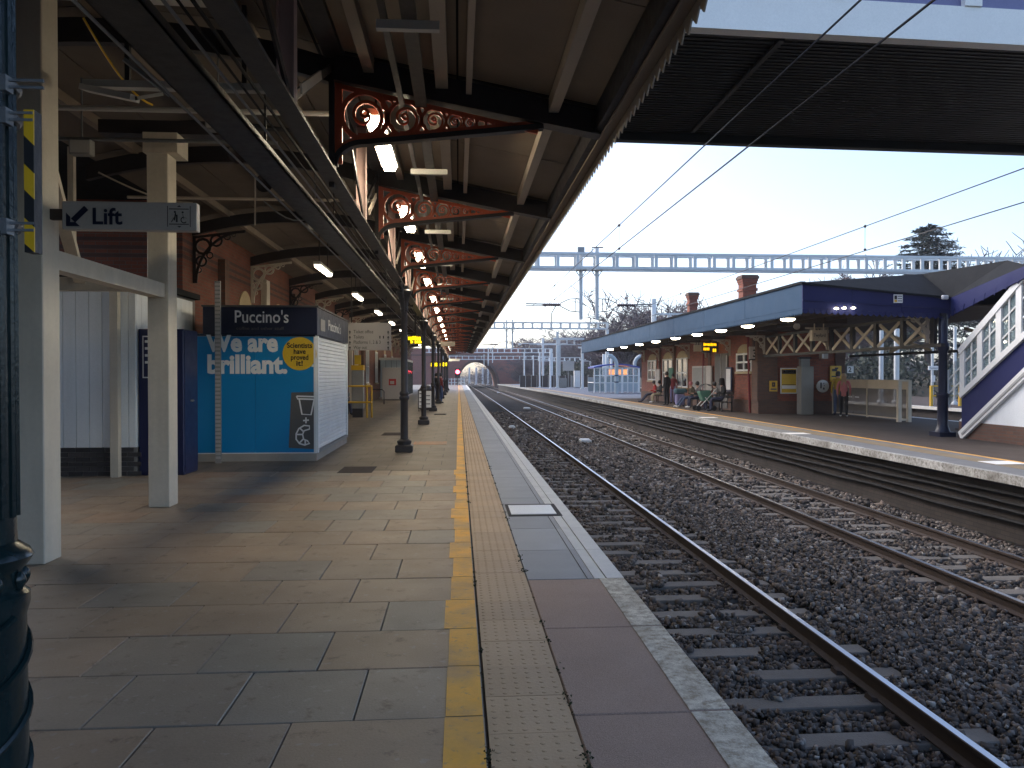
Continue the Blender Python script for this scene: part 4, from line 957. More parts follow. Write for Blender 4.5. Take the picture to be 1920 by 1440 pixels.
# slate roof over canopy and stair foot
RA = Vector((12.9, 20.8, 4.42)); RB_ = Vector((12.9, 17.4, 4.30))
MB().add([(CX + .05, C0, 3.98), (XE, C0, 3.62), RA, (12.9, 54, 4.42), (CX + .05, C1, 3.98), (16.9, C0 + .5, 3.6), (16.9, C1, 3.6)], [(0, 1, 2), (0, 2, 3, 4), (2, 5, 6, 3)]).build('roof_slope', 'slate', ic_)
E0, E1 = Vector((12.72, 19.25, 3.60)), at(1925, 497, X=12.6)
MB().add([E0, E1, RB_, RA, (15.2, 17.4, 3.6), (15.2, 20.8, 3.6)], [(0, 1, 2, 3), (3, 2, 4, 5)]).build('roof_slope', 'slate', ic_)
E2, E3 = Vector((12.70, 19.2, 3.12)), at(1925, 519, X=12.6)
MB().prism([E0 + Vector((-.03, -.05, -.01)), E2 + Vector((-.03, -.05, 0)), E3, E1], (.04, 0, 0)).build('stair_fascia', 'fascia_navy', ic_)
for k in range(7):
    q = (E2 + Vector((-.045, -.05, .02))).lerp(E3, k / 7 + .04)
    MB().prism([(q.x, q.y + .07, q.z + .08), (q.x, q.y - .07, q.z + .13), (q.x, q.y, q.z - .06)], (.02, 0, 0)).build('valance_board', 'fascia_navy', ic_)
# notice and floodlight on the end fascia
a, b = at(1675, 552, Y=C0 - .06), at(1692, 568, Y=C0 - .06)
t = thing('fascia_notice', 'small white warning notice on the dark blue canopy end', 'notice', (a.x, C0 - .06, b.z))
sbox(a.x, b.x, C0 - .075, C0 - .068, b.z, a.z).build('plate', 'print_white', t); sbox(a.x + .02, a.x + .09, C0 - .08, C0 - .076, b.z + .09, a.z - .03).build('symbol', 'print_black', t); sbox(a.x + .02, a.x + .09, C0 - .08, C0 - .076, b.z + .02, b.z + .08).build('symbol', 'hazard_yellow', t)
for q in range(3): sbox(a.x + .11, b.x - .02, C0 - .08, C0 - .076, b.z + .04 + q * .06, b.z + .06 + q * .06).build('print_line', 'print_grey', t)
a, b = at(1763, 554, Y=C0 - .06), at(1775, 562, Y=C0 - .06)
t = thing('fascia_lamp', 'small white box lamp on the dark blue canopy end', 'lamp', (a.x, C0 - .1, b.z)); sbox(a.x, b.x, C0 - .16, C0 - .08, b.z, a.z).build('body', 'white_paint', t, bevel=.02); sbox(a.x - .05, a.x, C0 - .1, C0 - .069, b.z + .03, a.z - .03).build('arm', 'dark_iron', t)
# X-braced girder along the column line
TX = 12.5
sbox(TX - .06, TX + .06, 19.2, 31, 2.33, 2.42).build('girder_chord', 'dark_iron', ic_); sbox(TX - .06, TX + .06, 19.2, 31, 3.12, 3.2).build('girder_chord', 'dark_iron', ic_)
yb = [19.6, 21.0, 22.4, 23.8, 25.2, 26.6, 28.0, 29.4, 30.8]
for k in range(8):
    y0, y1 = yb[k] + .12, yb[k + 1] - .12
    MB().bar((TX - .03, y0, 3.1), (TX - .03, y1, 2.44), .03, .1).build('cross_brace', 'gate_cream', ic_)
    MB().bar((TX + .03, y0, 2.44), (TX + .03, y1, 3.1), .03, .1).build('cross_brace', 'gate_cream', ic_)
    sbox(TX - .05, TX + .05, yb[k] - .08, yb[k] + .08, 2.42, 3.12).build('girder_post', 'dark_iron', ic_)
for (x, y) in ((16.2, 21.2), (16.2, 25.5)):
    MB().bar((x, y, 2.44), (x, y + 2.6, 3.1), .03, .1).build('cross_brace', 'gate_cream', ic_); MB().bar((x, y, 3.1), (x, y + 2.6, 2.44), .03, .1).build('cross_brace', 'gate_cream', ic_)
sbox(16.14, 16.26, 19.5, 31, 2.33, 2.42).build('girder_chord', 'dark_iron', ic_)
cpt = at(1800, 822, Z=0)
c = MB().lathe((TX + .1, 19.35, 0), [(.2, 0), (.2, .1), (.16, .2), (.13, .3), (.13, 1.0), (.15, 1.03), (.15, 1.1), (.11, 1.14), (.105, 2.2), (.15, 2.28), (.15, 2.4), (.11, 2.45), (.11, 3.2)], 14).build('column', 'navy_sign', ic_, smooth=True)
sbox(TX - .12, TX + .32, 19.13, 19.57, 0, .12).build('column_base', 'navy_sign', c)
def island_spandrel(y, x, d=1):
    mb = MB(); fs2 = lambda u, v, dd: Vector((x - u, y + dd, 3.2 + v))
    mb.ribbon([(.02, 0), (.02, -.75)], .05, fs2, .04).ribbon([(0, -.02), (.8, -.02)], .05, fs2, .04)
    mb.ribbon([(.04 + .75 * (1 - math.cos(t)), -.75 + .73 * math.sin(t)) for t in [k * math.pi / 16 for k in range(9)]], .05, fs2, .05)
    for (cu, cv, r) in ((.17, -.17, .12), (.14, -.42, .08), (.4, -.12, .08), (.58, -.07, .04)):
        mb.ribbon([(cu + r * math.cos(t * .785), cv + r * math.sin(t * .785)) for t in range(8)], r * .4, fs2, .03, closed=True)
    return mb.build('spandrel', 'cream_board', ic_)
for y in (19.7, 25.3, 30.7, 34.2, 37.6, 40.4, 43.4, 46.6, 50.4): island_spandrel(y, 12.25 if y > 30.9 else TX - .07)
# lamps
DL = MB().lathe((0, 0, 0), [(.05, .16), (.11, .14), (.20, .06), (.24, .02), (.24, 0), (.21, .0)], 16).mesh('lamp_body', 'dark_iron', True)
DG = MB().lathe((0, 0, 0), [(.20, .008), (.19, -.03), (.12, -.06), (.02, -.07)], 16).mesh('lamp_glass', 'lamp_white', True)
for k, y in enumerate((21.8, 24.9, 27.5, 30.3, 33.4, 36.8, 40.2, 44, 48)):
    t = thing('canopy_lamp', '%s lit round lamp under the island canopy edge from its navy end' % ORD[k], 'lamp', (9.5, y, 3.22), 'lamps under the island canopy')
    inst('body', DL, t, (9.5, y, 3.22)); inst('glass', DG, t, (9.5, y, 3.22)); sbox(9.47, 9.53, y - .03, y + .03, 3.36, 3.41).build('mount', 'dark_iron', t)
for k, (px, py, yy) in enumerate(((1478, 660, 26), (1568, 578, 20.5), (1583, 577, 21), (1600, 577, 21.5), (1880, 640, 21))):
    if k in (0,): continue
    p = at(px, py, Y=yy)
    if k < 4: p = at(px, py, Y=C0 - .13)
    t = thing('small_lamp', ('', 'small lit lamp under the navy canopy end, first in a row of three', 'small lit lamp under the navy canopy end, middle of three', 'small lit lamp under the navy canopy end, last of three', 'lit lamp behind the stair windows')[k], 'lamp', p, 'small lit lamps')
    sz = 1 if k == 4 else .55; MB().lathe(p, [(.02 * sz, -.06 * sz), (.09 * sz, -.03 * sz), (.10 * sz, 0), (.03 * sz, .03 * sz)], 12).build('glass', 'lamp_warm', t, smooth=True); MB().lathe(p, [(.03 * sz, .031), (.08 * sz, .034), (.05 * sz, .06), (.03 * sz, .07)], 10).build('cap', 'dark_iron', t)

# ------------------------------------------------------------------ island building
WX, WY, WE_, WF = 12.32, 31.05, 15.9, 51.5
ib = thing('island_building', 'red brick island platform building with arched windows and brick chimneys', 'building', (14, 40, 0))
sbox(WX, WE_, WY, WF, 0, 3.39).build('wall', 'far_brick', ib)
sbox(WX - .03, WE_ + .03, WY - .03, WF, 0, .52).build('plinth', 'dull_brick', ib)
sbox(WX - .10, WX + .75, WY - .10, WY + .2, .52, 3.38).build('corner_pier', 'dull_brick', ib); sbox(WX - .1, WX + .0, WY + .2, WY + .5, .52, 3.38).build('corner_pier', 'dull_brick', ib)
sbox(WE_ - .35, WE_ + .06, WY - .08, WY + .2, .52, 3.38).build('corner_pier', 'dull_brick', ib)
for yc, hw, z0 in ((48.5, 1.0, 1.25), (44.85, 1.0, .95), (41.9, 1.0, .9), (32.6, .85, 1.75)): arched(yc, hw, z0, 2.55, ib, WX, -1, rise=.38)
dr = sbox(WX - .05, WX - .01, 34.6, 36.4, .05, 2.6).build('door', 'print_grey', ib); sbox(WX - .08, WX - .05, 35.48, 35.52, .05, 2.6).build('door_bar', 'sign_grey', dr); sbox(WX - .08, WX - .05, 34.66, 34.74, .1, 2.5).build('door_bar', 'sign_grey', dr)
for y in (37.2, 43.4, 46.6): sbox(WX - .08, WX, y - .14, y + .14, .53, 3.3).build('pier', 'dull_brick', ib)
MB().tube([(WX - .12, 37.9, 0), (WX - .12, 37.9, 3.3)], .05, 8).build('downpipe', 'cl_maroon', ib); MB().tube([(WX - .06, WY + .8, 0), (WX - .16, WY + .8, 3.3)], .05, 8).build('downpipe', 'cl_maroon', ib)
for (px, ptop, yy, hw) in ((1298, 549, 45, .24), (1401, 517, 36, .32)):
    cx_ = at(px, 600, Y=yy).x; zt = at(px, ptop, Y=yy).z
    c = sbox(cx_ - hw, cx_ + hw, yy - hw, yy + hw, 3.4, zt - .75).build('chimney', 'far_brick', ib)
    for q, (e, za, zb) in enumerate(((.05, .75, .62), (.0, .62, .40), (.03, .40, .30), (.06, .30, .18), (.10, .18, .06), (.06, .06, 0))):
        sbox(cx_ - hw - e, cx_ + hw + e, yy - hw - e, yy + hw + e, zt - za + .001, zt - zb).build('chimney_course', 'far_brick' if q < 4 else 'dull_brick', c)
# things on the walls
def wall_panel(name, label, cat, pxs, pys, Y, frame, face, extra=(), group=None):
    a, b = at(pxs[0], pys[0], Y=Y), at(pxs[1], pys[1], Y=Y)
    t = thing(name, label, cat, ((a.x + b.x) / 2, Y, b.z), group)
    sbox(a.x, b.x, Y - .03, Y, b.z, a.z).build('frame', frame, t)
    w, h = b.x - a.x, a.z - b.z
    sbox(a.x + w * .06, b.x - w * .06, Y - .036, Y - .031, b.z + h * .04, a.z - h * .04).build('face', face, t)
    for (u0, u1, v0, v1, m) in extra: sbox(a.x + w * u0, a.x + w * u1, Y - .042, Y - .037, b.z + h * v0, b.z + h * v1).build('print', m, t)
    return t
EY = WY - .105
wall_panel('warning_poster', 'large yellow notice with a black heading and white frame on the brick end wall', 'poster', (1463, 1494), (690, 738), EY, 'frame_white', 'poster_yellow',
           ((.08, .92, .77, .93, 'print_black'), (.30, .8, .84, .90, 'print_white'), (.1, .24, .81, .9, 'cl_red'), (.1, .9, .335, .36, 'print_black'), (.08, .92, .19, .32, 'print_white')))
wall_panel('yellow_notice', 'small square amber warning notice on the corner brick pier', 'notice', (1442.5, 1457), (714, 734), WY - .135, 'hazard_yellow', 'hazard_yellow', ((.3, .7, .45, .85, 'print_black'), (.42, .58, .55, .75, 'hazard_yellow'), (.12, .88, .15, .28, 'print_grey')))
wall_panel('yellow_sign', 'yellow sign with a dark pictogram above the couple standing', 'sign', (1556, 1577), (686, 716), WY - .06, 'hazard_yellow', 'hazard_yellow', ((.15, .6, .66, .82, 'print_black'), (.12, .85, .3, .38, 'print_black'), (.4, .7, .8, .9, 'print_black')))
s2 = wall_panel('platform_number', 'white square platform number 2 sign at the end of the brick wall', 'sign', (1587, 1600.5), (686, 700), WY - .12, 'print_grey', 'print_white')
pq = at(1594, 697, Y=WY - .165); text('lettering', '2', s2, (pq.x - .075, WY - .16, pq.z), .27, 'print_black', offset=.006)
p = at(1542, 724, Y=WY - .06)
rs = thing('round_sign', 'round white wall disc with dark markings beside the grey pillar', 'sign', p)
MB().lathe(p, [(.26, 0), (.26, .05), (.23, .06)], 24, axis='y').build('disc', 'print_white', rs, smooth=True)
for (dx, dz, hw, hh) in ((-.09, .03, .028, .12), (.03, -.1, .03, .04), (.03, .12, .02, .015), (.05, .02, .015, .015)): sbox(p.x + dx - hw, p.x + dx + hw, p.y - .066, p.y - .061, p.z + dz - hh, p.z + dz + hh).build('marking', 'print_black', rs)
p = at(1545, 667, Y=WY - .3)
t = thing('wall_lamp', 'small pale lamp box on the end wall above the round disc', 'lamp', p); sbox(p.x - .13, p.x + .13, p.y - .1, p.y + .16, p.z - .12, p.z + .12).build('box', 'sign_grey', t); sbox(p.x - .13, p.x - .06, p.y - .106, p.y - .1, p.z - .1, p.z + .1).build('glass', 'print_white', t)
gp = thing('boxed_column', 'grey boxed steel column in front of the brick end wall', 'column', at(1513, 778, Z=0))
a = at(1502, 777, Z=0); b = at(1525, 777, Z=0); yg = 30.2; xa = at(1502, 700, Y=yg).x; xb = at(1526, 700, Y=yg).x
sbox(xa, xb, yg, yg + .4, 0, 1.95).build('casing', 'grey_pillar', gp, bevel=.02); sbox(xa + .04, xb - .12, yg + .1, yg + .3, 1.95, 2.33).build('shaft', 'grey_pillar', gp); sbox(xa - .02, xb - .06, yg + .08, yg + .32, 2.25, 2.32).build('collar', 'dark_iron', gp)
# number 3 sign standing proud of the side wall
yy = 31.2; a, b = at(1405, 650, Y=yy), at(1425, 673, Y=yy)
s3 = thing('platform_number', 'pale hanging platform number 3 sign at the corner of the island building', 'sign', (a.x, yy, b.z))
sbox(a.x, b.x, yy, yy + .06, b.z, a.z).build('panel', 'sign_grey', s3); sbox(a.x, b.x, yy - .01, yy + .07, b.z - .05, b.z).build('ledge', 'dark_iron', s3); sbox(a.x + .2, a.x + .23, yy + .02, yy + .05, a.z, 3.4).build('hanger', 'dark_iron', s3)
text('lettering', '3', s3, (a.x + .13, yy - .003, b.z + .09), .42, 'print_black', offset=.008)
yy = 25.0; a, b = at(1523, 619, Y=yy), at(1551, 639, Y=yy)
tw = thing('station_sign', 'pale hanging station name sign on two rods under the island canopy', 'sign', (a.x, yy, b.z))
sbox(a.x, b.x, yy, yy + .2, b.z, a.z).build('box', 'poster_yellow' if 0 else 'gate_cream', tw)
for x in (a.x + .12, b.x - .08): MB().tube([(x, yy + .1, a.z), (x, yy + .1, 3.4)], .022, 6).build('rod', 'gate_cream', tw)
text('lettering', 'Twyford', tw, (a.x + .05, yy - .003, b.z + .13), .16, 'navy', fit=(b.x - a.x) * .78)
yy = 36; a, b = at(1317, 641, Y=yy), at(1371, 661, Y=yy)
departures('departure_display', 'wide amber lit departure display under the island canopy', a.x, b.x, yy, b.z, a.z, 3.4, [(.04, .5, .62, .9), (.04, .36, .2, .5), (.36, .66, .05, .42), (.76, .95, .62, .9), (.76, .96, .24, .5)])
a, b = at(1301, 647, Y=yy), at(1315, 659, Y=yy)
t = panel_sign('hanging_sign', 'small cream sign hung next to the amber departure display', 'sign', a.x, b.x, yy, b.z, a.z, 'gate_cream', 3.4)
p = at(1493, 612, Y=24.5); t = thing('loudspeaker', 'round pale loudspeaker under the island canopy', 'loudspeaker', p)
MB().lathe(p, [(.05, -.12), (.08, -.05), (.11, .03), (.115, .05), (.07, .02)], 14, axis='y').build('horn', 'sign_grey', t, smooth=True); MB().bar(p, (p.x - .2, p.y, 3.4), .03).build('arm', 'dark_iron', t)
# posters along the side wall
def side_panel(name, label, px0, px1, z0, z1, frame, face):
    y0, y1 = WX * F / (px1 - VX), WX * F / (px0 - VX); t = thing(name, label, 'poster', (WX - .1, y0, z0))
    sbox(WX - .14, WX - .085, y0, y1, z0, z1).build('frame', frame, t); sbox(WX - .147, WX - .141, y0 + .08, y1 - .08, z0 + .08, z1 - .08).build('face', face, t)
side_panel('poster_case', 'wide grey poster case on the brick wall behind the seated pair', 1310, 1336, .85, 2.05, 'sign_grey', 'grey_pillar')
side_panel('poster_case', 'narrow pale poster case beside the dark door', 1337, 1347.5, .85, 2.05, 'sign_grey', 'sign_grey')
side_panel('poster_case', 'navy topped white timetable case behind the hooded passenger', 1376, 1387, .85, 1.95, 'navy', 'print_white')
side_panel('poster_case', 'green poster case between two arched windows', 1264, 1272, 1.0, 2.0, 'cl_green', 'cl_green')
side_panel('poster_case', 'pale narrow notice panel beside the red jacket passenger', 1238, 1246, .9, 1.95, 'sign_grey', 'sign_grey')
# fence with gate frame behind the end wall
FX = 15.45
fn = thing('mesh_fence', 'cream framed mesh fence panel with a gate post at its end', 'fence', (FX, 27.5, 0))
for y in (25.6, 28.3, 31.0): sbox(FX - .03, FX + .03, y - .03, y + .03, 0, 1.42).build('post', 'gate_cream', fn)
for z in (.06, 1.12, 1.40): sbox(FX - .025, FX + .025, 25.6, 31, z - .025, z + .025).build('rail', 'gate_cream', fn)
for y0, y1 in ((25.63, 28.27), (28.33, 30.97)):
    sbox(FX - .006, FX + .006, y0, y1, .085, 1.095).build('mesh_infill', 'mesh_panel', fn); sbox(FX - .006, FX + .006, y0, y1, 1.145, 1.375).build('mesh_infill', 'gate_cream', fn)
for q in range(3): sbox(FX - .012, FX - .007, 28.9 + q * .55, 29.2 + q * .55, .72, .76).build('label_strip', 'print_white', fn)
gx0, gx1 = at(1719, 795, Z=0).x, at(1739, 795, Z=0).x
for x in (gx0, gx1): sbox(x - .06, x + .06, 25.2, 25.32, 0, 1.42).build('gate_post', 'gate_cream', fn)
for z in (.05, 1.38): sbox(gx0, gx1, 25.22, 25.30, z, z + .06).build('gate_rail', 'gate_cream', fn)
# opposite platform: railing, posts, sign
yr2 = thing('yellow_railing', 'yellow railing on the far platform seen beyond the mesh fence', 'railing', (25, 36, 0))
q0, q1 = at(1746, 757, Y=38), at(1800, 757, Y=38)
for x in (q0.x, q0.x + (q1.x - q0.x) * .6, q1.x): sbox(x - .06, x + .06, 37.94, 38.06, 0, 1.05).build('post', 'yellow_rail', yr2)
for z in (.5, 1.0): sbox(q0.x, q1.x, 37.96, 38.04, z, z + .07).build('rail', 'yellow_rail', yr2)
for k, (px, w) in enumerate(((1652, .12), (1681, .14), (1790, .08))):
    p = at(px, 720, Y=42 if k < 2 else 40); t = MB().lathe((p.x, p.y, -.0), [(w * 2, 0), (w * 2, .1), (w, .2), (w, 4.2)], 12).build('lamp_post', 'steel_pale', None, smooth=True, label=('pale steel post standing behind the mesh fence, beside the wall end', 'thicker pale steel post behind the middle of the mesh fence', 'thin pale post beside the stair foot column')[k], cat='post', group='posts beyond the fence', origin=(p.x, p.y, 0))
p = at(1748, 690, Y=40); t = thing('station_sign', 'small white station name sign on a post on the far platform', 'sign', (p.x, 40, 0))
sbox(p.x - .27, p.x + .27, 39.9, 39.95, p.z - .11, p.z + .11).build('plate', 'print_white', t); MB().tube([(p.x, 40, 0), (p.x, 40, 3.6)], .07, 8).build('post', 'steel_pale', t); text('lettering', 'Twyford', t, (p.x - .22, 39.895, p.z - .04), .11, 'navy', fit=.44)
sbox(p.x - .12, p.x + .08, 39.86, 39.9, p.z - .75, p.z - .4).build('notice', 'print_white', t)

# ------------------------------------------------------------------ footbridge stairs on the island
SX = 12.72
st = thing('footbridge_stairs', 'covered footbridge stairway with white window band and navy lower panel', 'stairs', (SX, 18, 0))
def S(px, py, x=SX): return at(px, py, X=x)
def panel(name, mat, pts, dx, x=SX): return MB().prism([S(a, b, x) for a, b in pts], (dx, 0, 0)).build(name, mat, st)
# long members run on beyond the frame: extend along their slope towards the bridge
def run(p, q, x=SX, ymin=11.8):
    A, B = S(*p, x), S(*q, x); t = (ymin - A.y) / (B.y - A.y); return A, A + (B - A) * t
a0, a1 = run((1803, 815), (1920, 702)); b0, b1 = run((1803, 742), (1920, 632)); c0, c1 = run((1802, 660), (1920, 522))
MB().prism([a0, a1, b1, b0], (.05, 0, 0)).build('lower_panel', 'fascia_navy', st)
MB().bar(a0 + Vector((-.02, 0, -.03)), a1 + Vector((-.02, 0, -.03)), .08, .22).build('stringer', 'frame_white', st)
MB().bar(a0 + Vector((-.05, -.1, .02)), a1 + Vector((-.05, -.1, .02)), .05, .06).build('stringer_moulding', 'grey_coping', st)
MB().bar(b0 + Vector((-.02, 0, 0)), b1 + Vector((-.02, 0, 0)), .10, .14).build('sill', 'frame_white', st)
MB().bar(c0 + Vector((-.02, 0, 0)), c1 + Vector((-.02, 0, 0)), .10, .16).build('head_rail', 'frame_white', st)
L = (a1 - a0).length
for k in range(12):
    t = k / 11.0; yk = 19.35 - t * 7.2
    def zo(A, B, y): return A.z + (B.z - A.z) * (y - A.y) / (B.y - A.y)
    zb_, zt_ = zo(b0, b1, yk), zo(c0, c1, yk)
    sbox(SX - .05, SX + .03, yk - .09, yk + .09, zb_ + .04, zt_ - .05).build('mullion', 'frame_white', st)
    if k < 11:
        y2 = yk - 7.2 / 11
        w = MB().prism([(SX - .005, yk - .09, zo(b0, b1, yk - .09) + .07), (SX - .005, y2 + .09, zo(b0, b1, y2 + .09) + .07), (SX - .005, y2 + .09, zo(c0, c1, y2 + .09) - .08), (SX - .005, yk - .09, zo(c0, c1, yk - .09) - .08)], (.012, 0, 0)).build('pane', 'clear_glass', st)
        ym_ = (yk + y2) / 2; sbox(SX - .03, SX - .006, ym_ - .02, ym_ + .02, zo(b0, b1, ym_) + .06, zo(c0, c1, ym_) - .07).build('glazing_bar', 'frame_white', w)
        for f in (.33, .66):
            MB().bar((SX - .018, yk - .09, zo(b0, b1, yk - .09) * (1 - f) + zo(c0, c1, yk - .09) * f), (SX - .018, y2 + .09, zo(b0, b1, y2 + .09) * (1 - f) + zo(c0, c1, y2 + .09) * f), .022, .035).build('glazing_bar', 'frame_white', w)
w1 = S(1838, 800); w2 = S(1925, 808)
MB().prism([(SX + .03, 18.9, .42), (SX + .03, 12, .42), (SX + .03, 12, a1.z - .15), (SX + .03, 18.9, .42 + .02)], (.05, 0, 0)).build('wall_panel', 'clad_white', st)
sbox(SX + .02, SX + .1, 12, 18.9, 0, .42).build('brick_base', 'dull_brick', st)
MB().prism([(15.2, 19.4, 0), (15.2, 12, 0), (15.2, 12, 7.2), (15.2, 19.4, 2.3)], (.05, 0, 0)).build('far_side', 'dull_brick', st)
for k in range(26):
    yk = 19.2 - k * .28; sbox(SX + .12, 15.15, yk - .28, yk, .17 + k * .17, .22 + k * .17).build('tread', 'dark_under', st)
MB().prism([(SX - .15, 18.4, zo(c0, c1, 18.4) + .25), (SX - .15, 11.8, zo(c0, c1, 11.8) + .25), (13.95, 11.8, zo(c0, c1, 11.8) + 1.0), (13.95, 18.4, zo(c0, c1, 18.4) + 1.0)], (0, 0, .05)).build('roof_slope', 'slate', st) if 0 else None
sbox(14.0, 15.1, 13, 13.05, 4, 4.02).build('landing_strip', 'dark_under', st)

# ------------------------------------------------------------------ overhead line equipment
def gantry(label, x0, x1, y, zb, zt, bay, drops, legs, mat='steel_pale', drop_z=4.0, zbase=-1.2, w=.35):
    g = thing('gantry', label, 'gantry', ((x0 + x1) / 2, y, 0), 'overhead line gantries')
    for yy in (y - w, y + w):
        sbox(x0, x1, yy - .06, yy + .06, zb, zb + .12).build('chord', mat, g); sbox(x0, x1, yy - .06, yy + .06, zt - .1, zt).build('chord', mat, g)
        n = max(1, int((x1 - x0) / bay)); b = (x1 - x0) / n
        for k in range(n + 1):
            x = x0 + k * b; sbox(x - .07, x + .07, yy - .045, yy + .045, zb + .12, zt - .1).build('batten', mat, g)
    for x in legs: sbox(x - .15, x + .15, y - .15, y + .15, zbase, zb).build('mast', mat, g)
    for x in drops:
        d = MB().tube([(x, y, zt + .25), (x, y, drop_z)], .085, 10).build('drop_tube', mat, g)
        MB().hexa([(x - .25, y - .2, zb - .02), (x + .25, y - .2, zb - .02), (x + .25, y + .2, zb - .02), (x - .25, y + .2, zb - .02)] [:4] + [(x - .25, y - .2, zb), (x + .25, y - .2, zb), (x + .25, y + .2, zb), (x - .25, y + .2, zb)]).build('clamp_plate', mat, d)
        MB().bar((x - .22, y, zb - .03), (x - .08, y, zb - .25), .04).bar((x + .22, y, zb - .03), (x + .08, y, zb - .25), .04).build('gusset', mat, d)
    return g
def cantilever(g, x0, x1, xw, y, zc):
    s = 1 if x1 > x0 else -1
    MB().tube([(x0, y, zc + .3), (x0 + s * .5, y, zc + .28), (x0 + s * .9, y, zc + .1)], .022, 6).tube([(x0, y, zc - .3), (x0 + s * .5, y, zc - .25), (x0 + s * .9, y, zc - .05)], .022, 6).bar((x0 + s * .25, y, zc + .28), (x0 + s * .25, y, zc - .28), .03).build('bracket', 'wire', g)
    MB().tube([(x0 + s * .9 + s * q * .05, y, zc + .02) for q in range(17)], [.05 if q % 2 else .085 for q in range(17)], 8).build('insulator', 'insulator', g)
    MB().tube([(x0 + s * 1.7, y, zc + .05), (x1, y, zc + .06)], .03, 6).tube([(x0 + s * 1.5, y, zc - .02), (x1, y, zc - .02)], .02, 6).build('arm', 'galv', g)
    MB().tube([(x0 + s * 1.1, y, zc), (x0 + s * 1.3, y, zc - .35), (xw, y, zc - .75)], .022, 6).build('steady_arm', 'wire', g)
G1 = gantry('large pale steel ladder gantry spanning the tracks above the island canopy', -7, 27, 34, 6.24, 6.97, .87, (5.4, 6.12), (-7, 27), drop_z=4.05)
cantilever(G1, 5.4, 2.95, 4.1, 34, 4.68); cantilever(G1, 6.12, 8.6, 7.2, 34, 4.68)
sbox(5.25, 5.55, 33.9, 34.1, 6.97, 7.25).build('top_bracket', 'galv', G1); MB().tube([(5.9, 34, 7.0), (5.9, 34, 7.25), (6.4, 34, 7.25)], .03, 6).build('top_bracket', 'insulator', G1)
G2 = gantry('second pale ladder gantry farther along the tracks', -7, 15.3, 79, 6.3, 7.0, .95, (4.9, 5.5), (15.3,), drop_z=4.2); cantilever(G2, 4.9, 2.4, 3.2, 79, 4.7); cantilever(G2, 5.5, 8, 6.8, 79, 4.7)
G3 = gantry('third pale ladder gantry in front of the brick arch bridge', -6, 15.5, 128, 5.25, 6.0, 1.1, (4.9, 5.6), (15.5,), mat='steel_white', drop_z=3.6); cantilever(G3, 4.9, 2.4, 3.2, 128, 4.4)
G4 = gantry('white ladder gantry close to the brick arch bridge face', -3, 18, 150, 4.55, 5.3, 1.2, (4.9, 5.7), (18,), mat='steel_white', drop_z=3.4)
G5 = gantry('short pale gantry on the wooded side behind the island platform end', 14.4, 24, 110, 5.9, 6.7, 1.0, (), (14.4, 24)); G6 = gantry('low white gantry beyond the waiting shelter', 14.5, 24, 140, 4.1, 4.8, .9, (), (24,), mat='steel_white')
for (lab, px, top, base, yy, wd, mat) in (('tall thick white mast standing on the far end of the island platform', 1018, 634, 708, 112, .16, 'steel_white'), ('slim white mast left of the thick white mast', 983, 660, 720, 118, .1, 'steel_white'), ('slim white mast between two taller white masts', 1012, 660, 722, 100, .09, 'steel_white'),
      ('slim white mast right of the thick white mast', 1032, 655, 727, 92, .1, 'steel_white'), ('grey mast with a pale band near the dark cabinet', 1045, 622, 725, 96, .15, 'steel_pale'), ('pale mast behind the white cabinet on the island platform', 1092, 650, 727, 88, .14, 'steel_pale'), ('broad white mast behind the waiting shelter', 1135, 664, 700, 82, .3, 'steel_white'), ('slim white mast beyond the waiting shelter', 1146, 664, 700, 84, .12, 'steel_white'), ('pale square mast rising behind the island canopy', 1226, 560, 640, 62, .18, 'steel_white'),
      ('slim white mast nearest the brick arch bridge', 1000, 666, 722, 125, .08, 'steel_white')):
    p = at(px, top, Y=yy); m = thing('line_mast', lab, 'mast', (p.x, yy, 0), 'overhead line masts')
    sbox(p.x - wd, p.x + wd, yy - .12, yy + .12, -.05 if px < 1130 else -1.4, p.z).build('mast', mat, m); sbox(p.x - wd * 1.6, p.x + wd * 1.6, yy - .2, yy + .2, -.05 if px < 1130 else -1.4, .1).build('base_plate', mat, m)
    if px in (1018, 1092, 1045): sbox(p.x - (3.6 if px == 1018 else .5), p.x + 3.4, yy - .05, yy + .05, p.z - (1.0 if px != 1092 else .2), p.z - .75 if px != 1092 else p.z).build('arm', mat, m)
gb = sbox(at(1226, 600, Y=62).x + .2, at(1380, 600, Y=62).x, 61.9, 62.1, 0, 0)
G7 = gantry('pale ladder gantry attached to the square mast behind the brick chimneys', at(1226, 600, Y=62).x, at(1400, 600, Y=62).x, 62, 5.8, 6.6, 1.25, (), (at(1400, 600, Y=62).x,))
